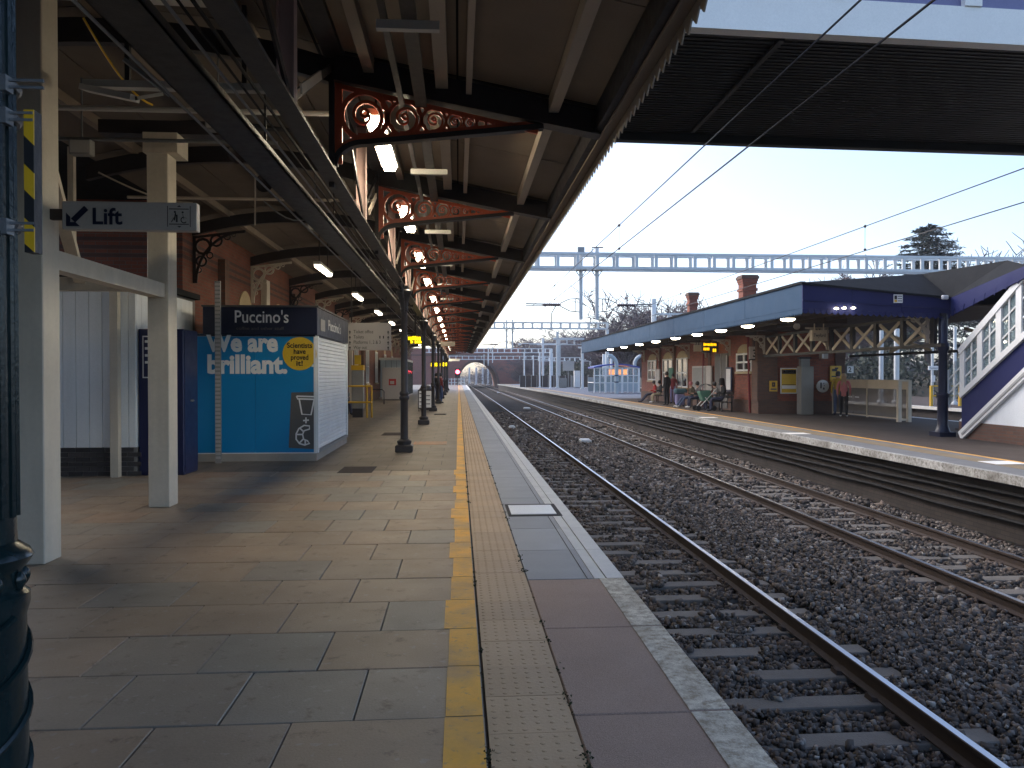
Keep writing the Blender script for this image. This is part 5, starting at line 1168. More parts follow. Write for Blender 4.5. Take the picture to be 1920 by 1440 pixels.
# wires
def wire(label, x, z, ym, zm=None, r=.0085):
    pts = [(x + curve_x(y), y, z) for y in (-12, 0, 10, 20, 30, 40, 60, 80, 100, 130, 160)]
    return MB().tube(pts, r, 5).build('overhead_wire', 'wire', None, label=label, cat='wire', group='overhead wires', origin=(x, 30, z))
wire('upper overhead wire above the near track', T1, 4.16, 0); wire('lower contact wire above the near track', T1, 3.765, 0)
wire('upper overhead wire above the track beside the island platform', T2, 4.16, 0); wire('lower contact wire above the track beside the island platform', T2, 3.74, 0)
for k, (x, y) in enumerate(((T1, 13.1), (T1, 22), (T2, 12.9), (T2, 24))):
    d = thing('wire_dropper', ('thin dropper between the wires of the near track just past the footbridge', 'thin dropper between the wires of the near track short of the gantry', 'thin dropper between the wires of the island track just past the footbridge', 'thin dropper between the wires of the island track short of the gantry')[k], 'dropper', (x, y, 3.75), 'wire droppers')
    MB().tube([(x, y, 3.75), (x, y, 4.16)], .004, 4).build('rod', 'wire', d); MB().lathe((x, y, 3.76), [(.012, -.02), (.028, 0), (.012, .02)], 6).build('clip', 'wire', d); MB().lathe((x, y, 4.16), [(.012, -.025), (.03, 0), (.012, .025)], 6).build('clip', 'wire', d)

# ------------------------------------------------------------------ brick arch bridge in the distance, signal, platform end
BYD = 166.0; bx = 4.9 + curve_x(BYD); ba = thing('brick_arch_bridge', 'red brick road bridge with a wide arch over the tracks', 'bridge', (bx, BYD, -1.2))
n = 24; A_ = [(bx + 4.25 * math.cos(math.pi * k / n), -1.3 + 6.0 * math.sin(math.pi * k / n) ** .9) for k in range(n + 1)]
xl, xr, zp = bx - 22, at(975, 660, Y=BYD).x, at(930, 653, Y=BYD).z
mb = MB()
for k in range(n):
    (xa, za), (xb, zb_) = A_[k], A_[k + 1]
    mb.hexa([(xb, BYD, zb_), (xa, BYD, za), (xa, BYD + 24, za), (xb, BYD + 24, zb_), (xb, BYD, zp - 1.6), (xa, BYD, zp - 1.6), (xa, BYD + 24, zp - 1.6), (xb, BYD + 24, zp - 1.6)])
mb.build('spandrel_wall', 'bridge_brick', ba)
sbox(xl, bx - 4.25, BYD, BYD + 24, -1.4, zp - 1.6).build('abutment', 'bridge_brick', ba); sbox(bx + 4.25, xr, BYD, BYD + 24, -1.4, zp - 1.6).build('abutment', 'bridge_brick', ba)
sbox(xl, xr, BYD - .25, BYD + 24.25, zp - 1.6, zp - 1.35).build('string_course', 'dull_brick', ba); sbox(xl, xr, BYD, BYD + .5, zp - 1.35, zp - .15).build('parapet', 'bridge_brick', ba); sbox(xl, xr, BYD - .08, BYD + .58, zp - .15, zp).build('coping', 'stone_trim', ba)
mb = MB()
for k in range(n):
    (xa, za), (xb, zb_) = A_[k], A_[k + 1]; c_ = (bx, -1.3)
    o1 = (c_[0] + (xa - c_[0]) * 1.1, c_[1] + (za - c_[1]) * 1.07); o2 = (c_[0] + (xb - c_[0]) * 1.1, c_[1] + (zb_ - c_[1]) * 1.07)
    mb.hexa([(xb, BYD - .12, zb_), (xa, BYD - .12, za), (xa, BYD - .004, za), (xb, BYD - .004, zb_), (o2[0], BYD - .12, o2[1]), (o1[0], BYD - .12, o1[1]), (o1[0], BYD - .004, o1[1]), (o2[0], BYD - .004, o2[1])])
mb.build('arch_ring', 'dull_brick', ba)
sbox(xr - .8, xr + .3, BYD - .4, BYD + 24, -1.4, zp + .2).build('end_pier', 'bridge_brick', ba)
p = at(858, 697, Y=118); sg = thing('signal_post', 'railway signal showing a bright red light at the platform end', 'signal', (p.x, 118, 0))
MB().tube([(p.x, 118, 0), (p.x, 118, p.z - .5)], .06, 8).build('post', 'dark_iron', sg); MB().box(p.x - .38, p.x + .38, 118, 118.25, p.z - .9, p.z + .5).build('head', 'print_black', sg)
MB().lathe((p.x, 118, p.z), [(.3, .0), (.3, .04), (.2, .08), (.02, .1)], 16, axis='y').build('lens', 'signal_red', sg, smooth=True)
MB().tube([(p.x + .26 * math.cos(t), 117.8, p.z + .26 * math.sin(t)) for t in [q * math.pi / 8 for q in range(9)]], .03, 5).build('hood', 'print_black', sg)
for k, (px, yy) in enumerate(((893, 215), (905, 230), (915, 215), (925, 205), (880, 250))):
    p = at(px, 690, Y=yy); zt = at(px, 689, Y=yy).z; m = thing('line_mast', ('pale mast under the left of the brick arch crown', 'pale mast under the middle of the brick arch', 'pale mast right of the middle of the brick arch', 'pale mast close to the right side of the brick arch', 'pale mast at the left springing of the brick arch')[k], 'mast', (p.x, yy, -1.2), 'overhead line masts')
    sbox(p.x - .25, p.x + .25, yy - .2, yy + .2, -1.2, zt).build('mast', 'steel_white', m); sbox(p.x - .5, p.x + .5, yy - .3, yy + .3, -1.2, -1.0).build('base_plate', 'steel_white', m)
rl = thing('platform_end_fence', 'low white fence across the far end of the near platform', 'fence', (-1, 121, 0))
for k in range(9): sbox(-3.2 + k * .5, -3.05 + k * .5, 121, 121.06, 0, 1.1).build('pale', 'frame_white', rl)
for z in (.35, .9): sbox(-3.3, 1.0, 121.07, 121.12, z, z + .1).build('rail', 'frame_white', rl)

# ------------------------------------------------------------------ waiting shelter, cabinets, swan-neck posts on the island
a, b = at(1124, 738, Z=0), at(1205, 738, Z=0); sy = 66.5; xa, xb = at(1113, 730, Y=sy).x, at(1199, 730, Y=sy).x
sh = thing('waiting_shelter', 'white framed glazed waiting shelter with a curved blue roof', 'shelter', ((xa + xb) / 2, sy, 0))
mb = MB(); n = 12
for k in range(n + 1):
    x = xa + (xb - xa) * k / n; z = 2.28 + .28 * math.sin(math.pi * k / n); mb.v += [(x, sy - .15, z - .1), (x, sy + 3, z - .1), (x, sy - .15, z + .03), (x, sy + 3, z + .03)]
    if k:
        q = 4 * k - 4; mb.f += [(q, q + 1, q + 5, q + 4), (q + 2, q + 3, q + 7, q + 6), (q, q + 2, q + 6, q + 4), (q + 1, q + 3, q + 7, q + 5)]
mb.f += [(0, 1, 3, 2), (4 * n, 4 * n + 1, 4 * n + 3, 4 * n + 2)]; mb.build('roof', 'shelter_blue', sh)
for k in range(9):
    x = xa + .06 + (xb - xa - .12) * k / 8; sbox(x - (.09 if k in (2, 5, 8) else .045), x + (.09 if k in (2, 5, 8) else .045), sy - .04, sy + .06, .05, 2.22).build('upright', 'frame_white', sh)
for z in (.92, 1.55, 2.2): sbox(xa, xb, sy - .02, sy + .04, z - .04, z + .04).build('transom', 'frame_white', sh)
for k in range(8):
    x0, x1 = xa + .12 + (xb - xa - .12) * k / 8, xa + .0 + (xb - xa - .12) * (k + 1) / 8
    sbox(x0, x1, sy, sy + .02, .15, .87).build('lower_panel', 'shelter_panel' if k > 1 else 'clear_glass', sh); sbox(x0, x1, sy, sy + .02, .97, 1.5).build('pane', 'clear_glass', sh); sbox(x0, x1, sy, sy + .02, 1.6, 2.15).build('pane', 'clear_glass', sh)
sbox(xa, xb, sy + 2.9, sy + 2.96, .1, 1.4).build('back_panel', 'shelter_panel', sh); sbox(xa + 1.9, xa + 3.6, sy + 2.85, sy + 2.89, 1.62, 2.1).build('lit_poster', M('poster_lit', (.6, .2, .05), emit=1.2, ecol=(1, .35, .08)), sh)
for x in (xa, xb): sbox(x - .03, x + .03, sy + .06, sy + 2.9, .9, .98).build('side_rail', 'frame_white', sh)
for k, (px, yy, d, lab) in enumerate(((1156, 64.5, -1, 'pale curved swan neck post in front of the waiting shelter'), (1190, 70.5, 1, 'pale curved swan neck post behind the waiting shelter'))):
    p = at(px, 700, Y=yy); zt = at(px, 668, Y=yy).z - .75
    t = thing('swan_neck_post', lab, 'post', (p.x, yy, 0), 'swan neck posts')
    MB().tube([(p.x, yy, 0), (p.x, yy, zt)] + [(p.x + d * .75 * (1 - math.cos(q * .26)), yy, zt + .8 * math.sin(q * .26)) for q in range(1, 7)], .17, 12).build('tube', 'shelter_panel', t, smooth=True)
    for z in (1.0, 1.55): MB().lathe((p.x, yy, z), [(.19, -.05), (.19, .05)], 12).build('band', 'cl_navy', t)
def cab(label, px0, px1, pt, base, mat, d=.6):
    a, b = at(px0, base, Z=0), at(px1, base, Z=0); t = thing('cabinet', label, 'cabinet', ((a.x + b.x) / 2, a.y, 0)); zt = at(px0, pt, Y=a.y).z
    sbox(a.x, b.x, a.y, a.y + d, .06, zt).build('body', mat, t, bevel=.02); sbox(a.x + .03, b.x - .03, a.y + .03, a.y + d - .03, 0, .06).build('foot', 'print_grey', t); sbox(a.x + .05, b.x - .05, a.y - .012, a.y, .12, zt - .06).build('door', mat, t)
cab('tall white cabinet on the island platform left of the shelter', 1077, 1088, 695, 727, 'frame_white'); cab('dark grey cabinet on the island platform by the masts', 1048, 1063, 709, 727, 'grey_pillar'); cab('pale low cabinet beyond the dark cabinet', 1063, 1072, 712, 722, 'shelter_panel')
p = at(1066, 686, Y=95); sbox(p.x - .7, p.x + .7, 95, 95.08, p.z - .6, p.z + .6).build('sign_board', 'sign_grey', None, label='square grey green signboard above the dark cabinet', cat='sign', origin=(p.x, 95, p.z)); sbox(p.x - .05, p.x + .05, 95.1, 95.2, 0, p.z).build('post', 'grey_pillar', bpy.data.objects['sign_board'])
pf = thing('dark_fence', 'dark panel fence behind the far end of the island platform', 'fence', (11, 101, 0))
for k in range(14):
    x = at(975, 705, Y=101).x + k * .75; sbox(x, x + .70, 101, 101.06, 0, 1.5).build('fence_panel', 'grey_pillar' if k == 9 else 'dark_under', pf)
for k in range(15): x = at(975, 705, Y=101).x + k * .75; sbox(x - .03, x, 101, 101.08, 0, 1.6).build('post', 'steel_pale', pf)

# ------------------------------------------------------------------ trees
def bare_tree(seed, h, spread=.5, levels=5):
    rg = random.Random(seed); trunk, twig = MB(), MB()
    def grow(p, d, ln, r, lv):
        n = 3; pts = [p]; q = Vector(p); dd = Vector(d)
        for k in range(n):
            dd = (dd + Vector((rg.uniform(-.16, .16), rg.uniform(-.16, .16), rg.uniform(-.04, .12)))).normalized(); q = q + dd * (ln / n); pts.append(q.copy())
        (trunk if lv <= 1 else twig).tube(pts, [r * (1 - .35 * k / n) for k in range(n + 1)], 7 if lv == 0 else 4 if lv < 3 else 3, cap=False)
        if lv >= levels: return
        rmin = .026
        for k in range(rg.choice((4, 5, 5)) if lv else 7):
            t = rg.uniform(.2, 1.0); base = pts[min(n, max(1, int(t * n + .5)))]
            ax = Vector((rg.uniform(-1, 1), rg.uniform(-1, 1), rg.uniform(-.25, .55))).normalized()
            nd = (dd * (1 - spread) + ax * (spread + .15)).normalized(); grow(base, nd, ln * rg.uniform(.5, .85), max(rmin, r * .5), lv + 1)
    grow(Vector((0, 0, -.3)), Vector((0, 0, 1)), h * .38, h * .018, 0)
    return trunk, twig
def tree_proto(seed, h, lv=5):
    a, b = bare_tree(seed, h, levels=lv); return a.mesh('trunk', 'bark'), b.mesh('crown', 'twig')
TP = [tree_proto(3, 11), tree_proto(11, 10), tree_proto(23, 12)]
def place_tree(px, top, Y, kind, label, wide=1.0):
    p = at(px, top, Y=Y); hz = max(v.co.z for v in TP[kind][1].vertices); s = (p.z + 1.4) / hz
    t = thing('bare_tree', label, 'tree', (p.x, Y, -1.4), 'leafless winter trees'); t.rotation_euler.z = (px * .37) % 6.28; t.scale = (s * wide, s * wide, s)
    for nm, me in zip(('trunk', 'crown'), TP[kind]): o = bpy.data.objects.new(nm, me); COL.objects.link(o); o.parent = t
for k, (px, top, Y, lab) in enumerate(((1182, 541, 100, 'large leafless tree rising behind the far end of the island canopy'), (1225, 556, 104, 'leafless tree behind the pale square mast'), (1262, 560, 98, 'leafless tree between the square mast and the smaller chimney'), (1150, 585, 112, 'leafless tree above the tip of the island canopy'),
        (1345, 560, 84, 'leafless tree between the two brick chimneys'), (1570, 495, 80, 'leafless tree under the gantry left of the conifer'), (1625, 500, 88, 'leafless tree behind the canopy ridge left of the conifer'), (1912, 435, 70, 'leafless tree right of the conifer'), (1515, 520, 95, 'leafless tree behind the blue canopy corner'))):
    place_tree(px, top, Y, k % 3, lab, 1.15)
for k in range(15):
    px = 1000 + k * 13 + random.uniform(-4, 4); top = 640 - 24 * math.exp(-((px - 1090) / 60) ** 2) + random.uniform(-5, 6)
    place_tree(px, top, random.uniform(185, 240), k % 3, 'leafless tree in the hazy wood beyond the masts', 1.7)
for k, (px, Y) in enumerate(((925, 380), (940, 400))): place_tree(px, 676 + (k % 3) * 4, Y, k % 3, 'pale leafless tree seen through the brick arch', 1.6)
for k in range(7): place_tree(985 + k * 24, 664 + (k % 3) * 5, 150 + 6 * (k % 4), (k + 1) % 3, 'dark leafless tree on the bank behind the island platform end', 1.8)
# conifer
rg = random.Random(5); p = at(1741, 418, Y=72); H = p.z + 1.4
cf = thing('conifer', 'tall dark evergreen conifer with layered branches behind the gantry', 'tree', (p.x, 72, -1.4))
MB().tube([(p.x, 72, -1.4), (p.x + .1, 72, H * .5), (p.x, 72, p.z)], [.45, .28, .04], 8).build('trunk', 'bark', cf)
nv, nf = [], []; br = MB()
for k in range(300):
    t = rg.random() ** .8; z = -1.4 + H * (.30 + .69 * t); ln = (1 - t) ** .62 * 6.8 * rg.uniform(.6, 1.05) + .5; an = rg.uniform(0, 6.28)
    d = Vector((math.cos(an), math.sin(an), 0)); prev = Vector((p.x, 72, z)); pts = [prev]
    for q in range(1, 7): pts.append(Vector((p.x, 72, z)) + d * (ln * q / 6) + Vector((0, 0, .10 * ln * (q / 6) - .32 * ln * (q / 6) ** 2 + .2 * ln * (q / 6) ** 3)))
    br.tube(pts, [.05 - .006 * q for q in range(7)], 3, cap=False)
    for q in range(int(26 + ln * 16)):
        f = rg.uniform(.12, 1); i = min(5, int(f * 6)); c = pts[i].lerp(pts[i + 1], f * 6 - i); sd = Vector((-d.y, d.x, 0)) * rg.uniform(-1, 1) * (.75 * (1.1 - f) + .12) * min(1.2, ln * .35)
        c = c + sd + Vector((0, 0, rg.uniform(-.12, .06))); a_ = (d * rg.uniform(.3, 1) + Vector((rg.uniform(-.7, .7), rg.uniform(-.7, .7), rg.uniform(-.35, .2)))).normalized(); b_ = a_.cross(Vector((rg.uniform(-.4, .4), rg.uniform(-.4, .4), 1))).normalized()
        L_, W_ = rg.uniform(.22, .5), rg.uniform(.05, .11); m = len(nv); nv += [c - b_ * W_, c + b_ * W_, c + a_ * L_]; nf.append((m, m + 1, m + 2))
br.build('branch_frame', 'bark', cf); MB().add(nv, nf).build('crown', 'needles', cf)
def shrub_mass(name, label, mat, blobs, n, size, seed, kind=None, cat='wood'):
    rg = random.Random(seed); v, f = [], []
    for k in range(n):
        cx_, cy_, cz_, rx, ry, rz_ = rg.choice(blobs); u = Vector((rg.gauss(0, 1), rg.gauss(0, 1), rg.gauss(0, 1))).normalized() * (rg.random() ** .4)
        c = Vector((cx_ + u.x * rx, cy_ + u.y * ry, max(-1.3, cz_ + u.z * rz_))); a_ = Vector((rg.uniform(-1, 1), rg.uniform(-1, 1), rg.uniform(-1, 1))).normalized() * size * rg.uniform(.6, 1.4); b_ = a_.cross(Vector((rg.uniform(-1, 1), rg.uniform(-1, 1), rg.uniform(-1, 1)))).normalized() * size * .5
        m = len(v); v += [c - a_, c + b_, c + a_, c - b_]; f.append((m, m + 1, m + 2, m + 3))
    o = MB().add(v, f).build(name, mat, None, kind=kind, label=label, cat=cat)
    return o
rg = random.Random(9)
bank = [(38 + rg.uniform(-4, 18), 30 + k * 4.2, 1 + rg.uniform(-1, 1.2), 4.5, 3.5, 2.6 + rg.uniform(0, 1.6)) for k in range(26)]
shrub_mass('woodland', 'dark overgrown wooded bank beyond the far platform', 'leaf_dark', bank, 42000, .26, 4, kind='stuff')
bank2 = [(16 + rg.uniform(-1.5, 8) + k * .3, 118 + k * 3, .6, 3.5, 3, 2.2 + rg.uniform(0, 1.5)) for k in range(14)]
shrub_mass('undergrowth', 'dark undergrowth on the bank behind the island platform end', 'leaf_dark', bank2, 16000, .24, 6, kind='stuff')
M('brush', (.10, .085, .085), .9, var=.4, vs=.2)
bank3 = [(sd * rg.uniform(9, 15) + 1 + curve_x(yy), yy, .2, 4, 5, 2.4 + rg.uniform(0, 1.8)) for yy in range(215, 345, 9) for sd in (-1, 1)] + [(-9 + q * 3.2 + curve_x(400), 402, .8, 3.4, 4, 3 + rg.uniform(0, 2)) for q in range(9)]
shrub_mass('trackside_brush', 'grey brown brush beside the tracks beyond the brick arch', 'brush', bank3, 22000, .22, 12, kind='stuff')
mb = MB(); NB = 24
for i in range(NB):
    y = -20 + i * 20
    for x, z in ((34.5, -1.4), (40, 1.2 + .4 * math.sin(i)), (60, 3.2 + .5 * math.sin(i * 1.7)), (140, 5)): mb.v.append((x, y, z))
    if i:
        for k in range(3): q = 4 * i - 4 + k; mb.f.append((q, q + 1, q + 5, q + 4))
structure('embankment', mb, 'earth')
for k, (px, py, Y, s, lab) in enumerate(((1483, 530, 92, 3.2, 'rust brown leafy tree behind the blue canopy corner'), (1640, 528, 78, 3.0, 'brown leafy shrub below the conifer'), (1600, 520, 84, 2.6, 'russet tree left of the conifer'))):
    p = at(px, py, Y=Y); t = thing('leafy_tree', lab, 'tree', (p.x, Y, -1.4), 'russet trees')
    c = shrub_mass('crown', None, 'leaf_rust' if k != 1 else 'leaf_dark', [(p.x + rg.uniform(-s, s) * .5, Y + rg.uniform(-s, s) * .5, p.z - s * .9 + rg.uniform(-.3, .4) * s, s * .6, s * .6, s * .55) for _ in range(7)], 5200, .13, 30 + k, cat=None)
    c.parent = t; c.location = (-p.x, -Y, 1.4); MB().tube([(p.x, Y, -1.4), (p.x, Y, p.z - s * .7)], [.25, .1], 7).build('trunk', 'bark', t)

# ------------------------------------------------------------------ people
def person(label, loc, rot, pose='stand', top='cl_black', legs='cl_jeans', shoes='cl_black', hair='hair_dark', long_hair=False, scale=1.0, hood=False, feet_out=.0, arms='down', coat=False, group=None):
    J = {}
    if pose == 'stand':
        J.update(pel=(0, 0, .95), spi=(0, 0, 1.13), che=(0, .0, 1.33), nek=(0, .0, 1.50), hed=(0, .02, 1.585), tip=(0, .015, 1.68))
        hips, kn, an, toe = (.09, 0, .92), (.10, .03, .50), (.105, -.02, .085), (.125, .14, .045)
    else:
        J.update(pel=(0, 0, .52), spi=(0, -.02, .72), che=(0, -.01, .92), nek=(0, .03, 1.08), hed=(0, .07, 1.165), tip=(0, .07, 1.26))
        hips, kn, an, toe = (.10, .05, .51), (.13, .45, .50), (.13, .46 + feet_out, .085), (.15, .62 + feet_out, .05 + feet_out * .1)
    cz = J['che'][2]
    sh = (.175, J['che'][1] - .01, cz + .085)
    if arms == 'down': el, wr, pa = (.235, sh[1] - .03, cz - .19), (.23, sh[1] + .05, cz - .42), (.225, sh[1] + .07, cz - .50)
    else: el, wr, pa = (.235, sh[1] + .02, cz - .19), (.13, sh[1] + .26, cz - .20), (.09, sh[1] + .33, cz - .19)
    names = list(J); V_ = [J[n_] for n_ in names]; reg = ['top', 'top', 'top', 'skin', 'skin', 'skin']; rad = [(.15, .11), (.135, .10), (.155, .105), (.05, .05), (.075, .088), (.07, .078)]
    if coat: rad[0] = (.19, .14); reg[0] = 'top'
    E_ = [(0, 1), (1, 2), (2, 3), (3, 4), (4, 5)]
    def add(p, prev, r, rg_): V_.append(p); rad.append((r, r)); reg.append(rg_); E_.append((prev, len(V_) - 1)); return len(V_) - 1
    for s in (-1, 1):
        m = lambda q: (q[0] * s, q[1], q[2])
        i = add(m(sh), 2, .062, 'top'); i = add(m(el), i, .048, 'top'); i = add(m(wr), i, .033, 'top'); i = add(m(pa), i, .028, 'skin')
        dv = (Vector(pa) - Vector(wr)).normalized()
        for q, (off, ln) in enumerate(((-.022, .055), (-.007, .066), (.008, .062), (.022, .05))):
            b_ = Vector(pa) + dv * .03 + Vector((0, off, 0) if arms == 'down' else (off, 0, 0)); i2 = add(m(tuple(b_)), i, .0095, 'skin'); add(m(tuple(b_ + dv * ln + Vector((-.008, .008, 0)))), i2, .008, 'skin')
        th = Vector(wr).lerp(Vector(pa), .5) + (Vector((-.01, .035, 0)) if arms == 'down' else Vector((-.01, 0, .03))); i2 = add(m(tuple(th)), i, .0105, 'skin'); add(m(tuple(th + dv * .04)), i2, .009, 'skin')
        i = add(m(hips), 0, .088, 'legs' if not coat else 'top'); i = add(m(kn), i, .066 if not coat else .08, 'legs'); i = add(m(an), i, .045, 'legs'); add(m(toe), i, .042, 'shoes')
    me = bpy.data.meshes.new('p'); me.from_pydata(V_, E_, []); o = bpy.data.objects.new('p', me); COL.objects.link(o)
    o.modifiers.new('s', 'SKIN'); sd = o.modifiers.new('d', 'SUBSURF'); sd.levels = 1; sd.render_levels = 1
    for k, sv in enumerate(me.skin_vertices[0].data): sv.radius = rad[k]; sv.use_root = (k == 0)
    bpy.context.view_layer.update()
    body = bpy.data.meshes.new_from_object(o.evaluated_get(bpy.context.evaluated_depsgraph_get())); bpy.data.objects.remove(o); bpy.data.meshes.remove(me)
    body.name = 'body'; body.materials.clear(); slots = ['top', 'legs', 'shoes', 'skin']
    for s_ in (top, legs, shoes, 'skin'): body.materials.append(MATS[s_])
    segs = [(Vector(V_[a_]), Vector(V_[b_]), reg[b_] if reg[b_] != 'skin' or reg[a_] == 'skin' else reg[b_], rad[b_][0]) for a_, b_ in E_]
    for f in body.polygons:
        c = f.center; best = None
        for a_, b_, rg_, rr in segs:
            ab = b_ - a_; t = max(0, min(1, (c - a_).dot(ab) / max(1e-9, ab.length_squared))); d = (c - a_ - ab * t).length - rr * .6
            if best is None or d < best[0]: best = (d, rg_)
        f.material_index = slots.index(best[1]); f.use_smooth = True
    zmin = min(v.co.z for v in body.vertices)
    t = thing('person', label, 'person', loc, group); t.rotation_euler.z = rot; t.scale = (scale,) * 3
    bo = bpy.data.objects.new('body', body); COL.objects.link(bo); bo.parent = t; bo.location.z = -zmin
    h = Vector(J['hed']); hb = MB(); prof = [(.02, .135), (.06, .125), (.088, .085), (.098, .03), (.097, -.02), (.07, -.06)] if not hood else [(.02, .15), (.08, .135), (.11, .08), (.12, 0), (.12, -.08), (.13, -.14)]
    hb.lathe((h.x, h.y - .022, h.z + .02), prof, 12)
    if long_hair: hb.hexa([(-.09, h.y - .12, h.z - .36), (.09, h.y - .12, h.z - .36), (.08, h.y - .05, h.z - .36), (-.08, h.y - .05, h.z - .36), (-.09, h.y - .12, h.z + .03), (.09, h.y - .12, h.z + .03), (.09, h.y - .02, h.z + .03), (-.09, h.y - .02, h.z + .03)])
    ho = hb.mesh('hair', top if hood else hair, True); o2 = bpy.data.objects.new('hood' if hood else 'hair', ho); COL.objects.link(o2); o2.parent = t; o2.location.z = -zmin
    fc = MB().lathe((0, h.y + .088, h.z - .005), [(.018, -.02), (.012, .006), (.004, .02)], 6); fo = fc.mesh('nose', 'skin', True); o3 = bpy.data.objects.new('nose', fo); COL.objects.link(o3); o3.parent = t; o3.location.z = -zmin
    ey = MB().lathe((-.033, h.y + .078, h.z + .025), [(.011, -.008), (.009, .008)], 6, axis='y').lathe((.033, h.y + .078, h.z + .025), [(.011, -.008), (.009, .008)], 6, axis='y').box(-.025, .025, h.y + .076, h.y + .084, h.z - .048, h.z - .040)
    o4 = bpy.data.objects.new('face_features', ey.mesh('face_features', 'hair_dark')); COL.objects.link(o4); o4.parent = t; o4.location.z = -zmin
    return t
def gp_(px, py): q = at(px, py, Z=0); return (q.x, q.y, 0)
def bench(label, x, y, ln, rot=math.pi / 2):
    t = thing('bench', label, 'bench', (x, y, 0), 'platform benches'); mb = lambda *a: MB().box(*a)
    for k in range(3): mb(x - .22 + k * .15, x - .10 + k * .15, y - ln / 2, y + ln / 2, .40, .44).build('seat_slat', 'dark_iron', t)
    for k in range(2): mb(x + .26, x + .30, y - ln / 2, y + ln / 2, .58 + k * .16, .70 + k * .16).build('back_slat', 'dark_iron', t)
    for yy in (y - ln / 2 + .15, y + ln / 2 - .15):
        mb(x - .2, x - .15, yy - .025, yy + .025, 0, .4).build('leg', 'dark_iron', t); mb(x + .24, x + .29, yy - .025, yy + .025, 0, .86).build('leg', 'dark_iron', t)
bench('dark slatted bench under the passenger in the red jacket', 11.55, 44.6, 2.4); bench('dark slatted bench under the pair with white shoes', 11.55, 37.4, 2.6); bench('dark slatted bench under the hooded passenger', 11.55, 33.6, 1.9)
FW = math.pi / 2                                     # facing the tracks (-X)
person('seated passenger in a red jacket stretching dark legs towards the tracks', (11.6, 45.2, 0), FW, 'sit', 'cl_red', 'cl_navy', 'cl_navy', feet_out=.35, arms='lap')
person('seated passenger with pale trousers next to the red jacket', (11.6, 43.9, 0), FW, 'sit', 'cl_black', 'cl_khaki', 'cl_white', arms='lap')
person('passenger in a long black coat standing by the red jacket', (*gp_(1250, 760)[:2], 0), .6, 'stand', 'cl_black', 'cl_black', scale=1.04, coat=True)
person('passenger in maroon standing beside the long black coat', (*gp_(1262, 757)[:2], 0), 2.4, 'stand', 'cl_maroon', 'cl_lilac', scale=.98)
person('seated passenger in olive jacket and jeans with white shoes', (11.6, 37.9, 0), FW + .2, 'sit', 'cl_olive', 'cl_jeans', 'cl_white', feet_out=.3, arms='lap', hair='cl_pink')
person('seated passenger in dark clothes behind the olive jacket', (11.6, 36.8, 0), FW, 'sit', 'cl_black', 'cl_navy', 'cl_white', arms='lap')
person('hooded passenger in black sitting in front of the timetable case', (11.6, 33.3, 0), FW - .2, 'sit', 'cl_black', 'cl_navy', hood=True, arms='lap', scale=1.12)
person('passenger in grey leaning over the green pushchair', (11.6, 34.3, 0), FW, 'sit', 'cl_grey', 'cl_navy', arms='lap')
person('long haired passenger in a pink top and black trousers seen from behind', (*gp_(1582, 781)[:2], 0), -.5, 'stand', 'cl_pink', 'cl_black', 'cl_white', hair='hair_blond', long_hair=True, scale=.97)
person('passenger in a mustard top and jeans partly behind the pink top', (*gp_(1571, 778)[:2], 0), -.2, 'stand', 'cl_mustard', 'cl_jeans', 'cl_navy', scale=1.02)
person('passenger in a maroon jacket and jeans standing on the near platform', (*gp_(826, 756)[:2], 0), -1.0, 'stand', 'cl_maroon', 'cl_jeans', 'cl_black', scale=1.0, hair='hair_dark')
person('passenger in dark clothes standing behind the maroon jacket on the near platform', (*gp_(818, 752)[:2], 0), -1.4, 'stand', 'cl_black', 'cl_navy')
bench('dark slatted bench behind the kiosk on the near platform', -4.45, 24.4, 2.0)
person('seated passenger with white shoes mostly hidden by the kiosk', (-4.45, 24.4, 0), -FW, 'sit', 'cl_navy', 'cl_black', 'cl_white', feet_out=.25, arms='lap')
person('seated passenger in dark clothes beside the grey pillar', (-4.75, 31.2, 0), -FW, 'sit', 'cl_black', 'cl_navy', 'cl_black', arms='lap'); bench('dark slatted bench beside the grey pillar', -4.75, 31.0, 2.0)
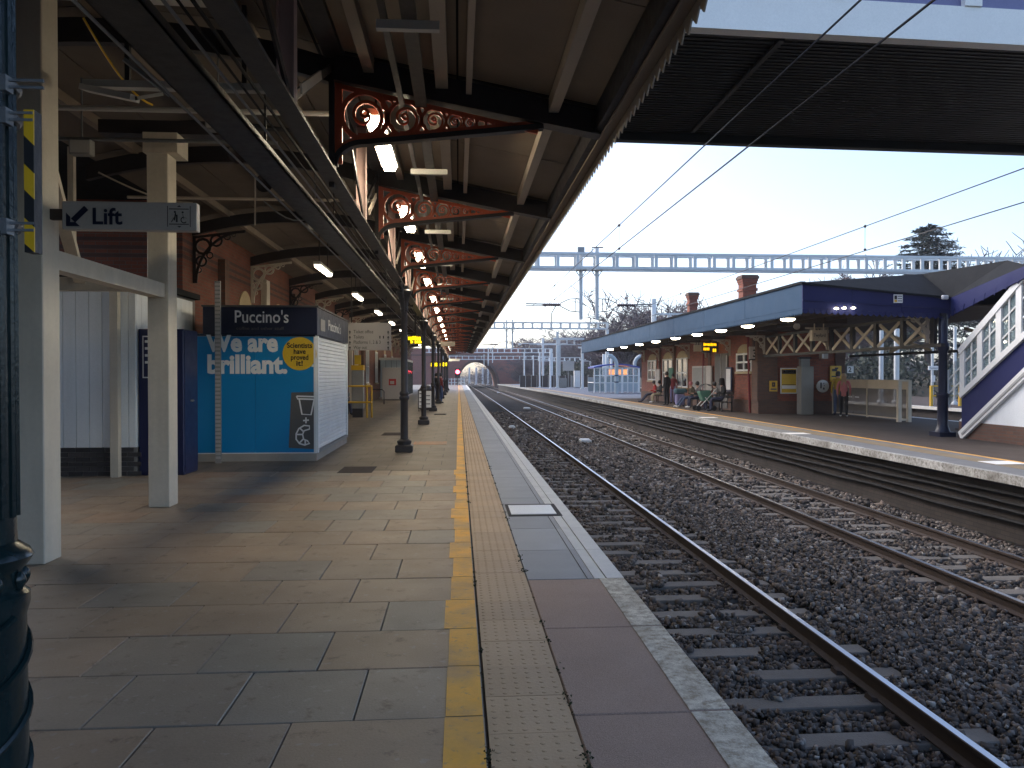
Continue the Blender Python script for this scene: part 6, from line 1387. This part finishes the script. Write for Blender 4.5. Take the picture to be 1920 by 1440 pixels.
# pushchair and suitcase
px_, py_ = 11.0, 34.0
pc = thing('pushchair', 'green pushchair with a hood and white frame in front of the seated passengers', 'pushchair', (px_, py_, 0))
MB().hexa([(px_ - .12, py_ - .24, .42), (px_ + .3, py_ - .24, .42), (px_ + .3, py_ + .24, .42), (px_ - .12, py_ + .24, .42), (px_ - .3, py_ - .24, .86), (px_ + .2, py_ - .24, .92), (px_ + .2, py_ + .24, .92), (px_ - .3, py_ + .24, .86)]).build('seat', 'cl_green', pc, bevel=.04)
mb = MB()
for k in range(7): t = k / 6 * math.pi * .75; mb.v += [(px_ + .05 - .32 * math.cos(t), py_ - .25, .88 + .32 * math.sin(t)), (px_ + .05 - .32 * math.cos(t), py_ + .25, .88 + .32 * math.sin(t))]
mb.f += [(2 * k, 2 * k + 1, 2 * k + 3, 2 * k + 2) for k in range(6)]; mb.build('hood', 'cl_black', pc)
for s in (-.26, .26):
    MB().tube([(px_ - .35, py_ + s, .12), (px_ + .1, py_ + s, .6), (px_ + .45, py_ + s, 1.0)], .018, 6).tube([(px_ + .35, py_ + s, .12), (px_ - .05, py_ + s, .6)], .018, 6).build('frame', 'cl_white', pc)
    for wx in (-.35, .35): MB().lathe((px_ + wx, py_ + s, .12), [(.12, -.02), (.12, .02)], 12, axis='y').build('wheel', 'cl_black', pc)
MB().tube([(px_ + .45, py_ - .26, 1.0), (px_ + .45, py_ + .26, 1.0)], .02, 6).build('handle', 'cl_black', pc)
q = gp_(1275, 762)
sc_ = thing('suitcase', 'teal holdall on a lilac wheeled suitcase by the standing passengers', 'suitcase', q)
MB().box(q[0] - .22, q[0] + .22, q[1] - .15, q[1] + .15, .06, .62).build('case', 'cl_lilac', sc_, bevel=.05); MB().box(q[0] - .3, q[0] + .34, q[1] - .18, q[1] + .18, .63, .92).build('holdall', 'cl_teal', sc_, bevel=.08)
for dx in (-.16, .16): MB().lathe((q[0] + dx, q[1] - .1, .035), [(.035, -.02), (.035, .02)], 10, axis='y').build('wheel', 'cl_black', sc_)
MB().tube([(q[0] - .1, q[1] + .12, .6), (q[0] - .1, q[1] + .12, 1.02), (q[0] + .1, q[1] + .12, 1.02), (q[0] + .1, q[1] + .12, .6)], .012, 6).build('handle', 'cl_black', sc_)

# ------------------------------------------------------------------ thin winter haze
hz = MB().box(-160, 180, -60, 470, -2.5, 24).build('haze', 'dark_joint', None, kind='stuff', label='thin pale winter haze over the station', cat='haze')
hm = bpy.data.materials.new('haze'); hm.use_nodes = True; ht = hm.node_tree; ht.nodes.remove(ht.nodes['Principled BSDF'])
pv = ht.nodes.new('ShaderNodeVolumePrincipled'); pv.inputs['Color'].default_value = (.9, .93, 1, 1); pv.inputs['Density'].default_value = .0006
ht.links.new(pv.outputs[0], ht.nodes['Material Output'].inputs['Volume']); hz.data.materials.clear(); hz.data.materials.append(hm)
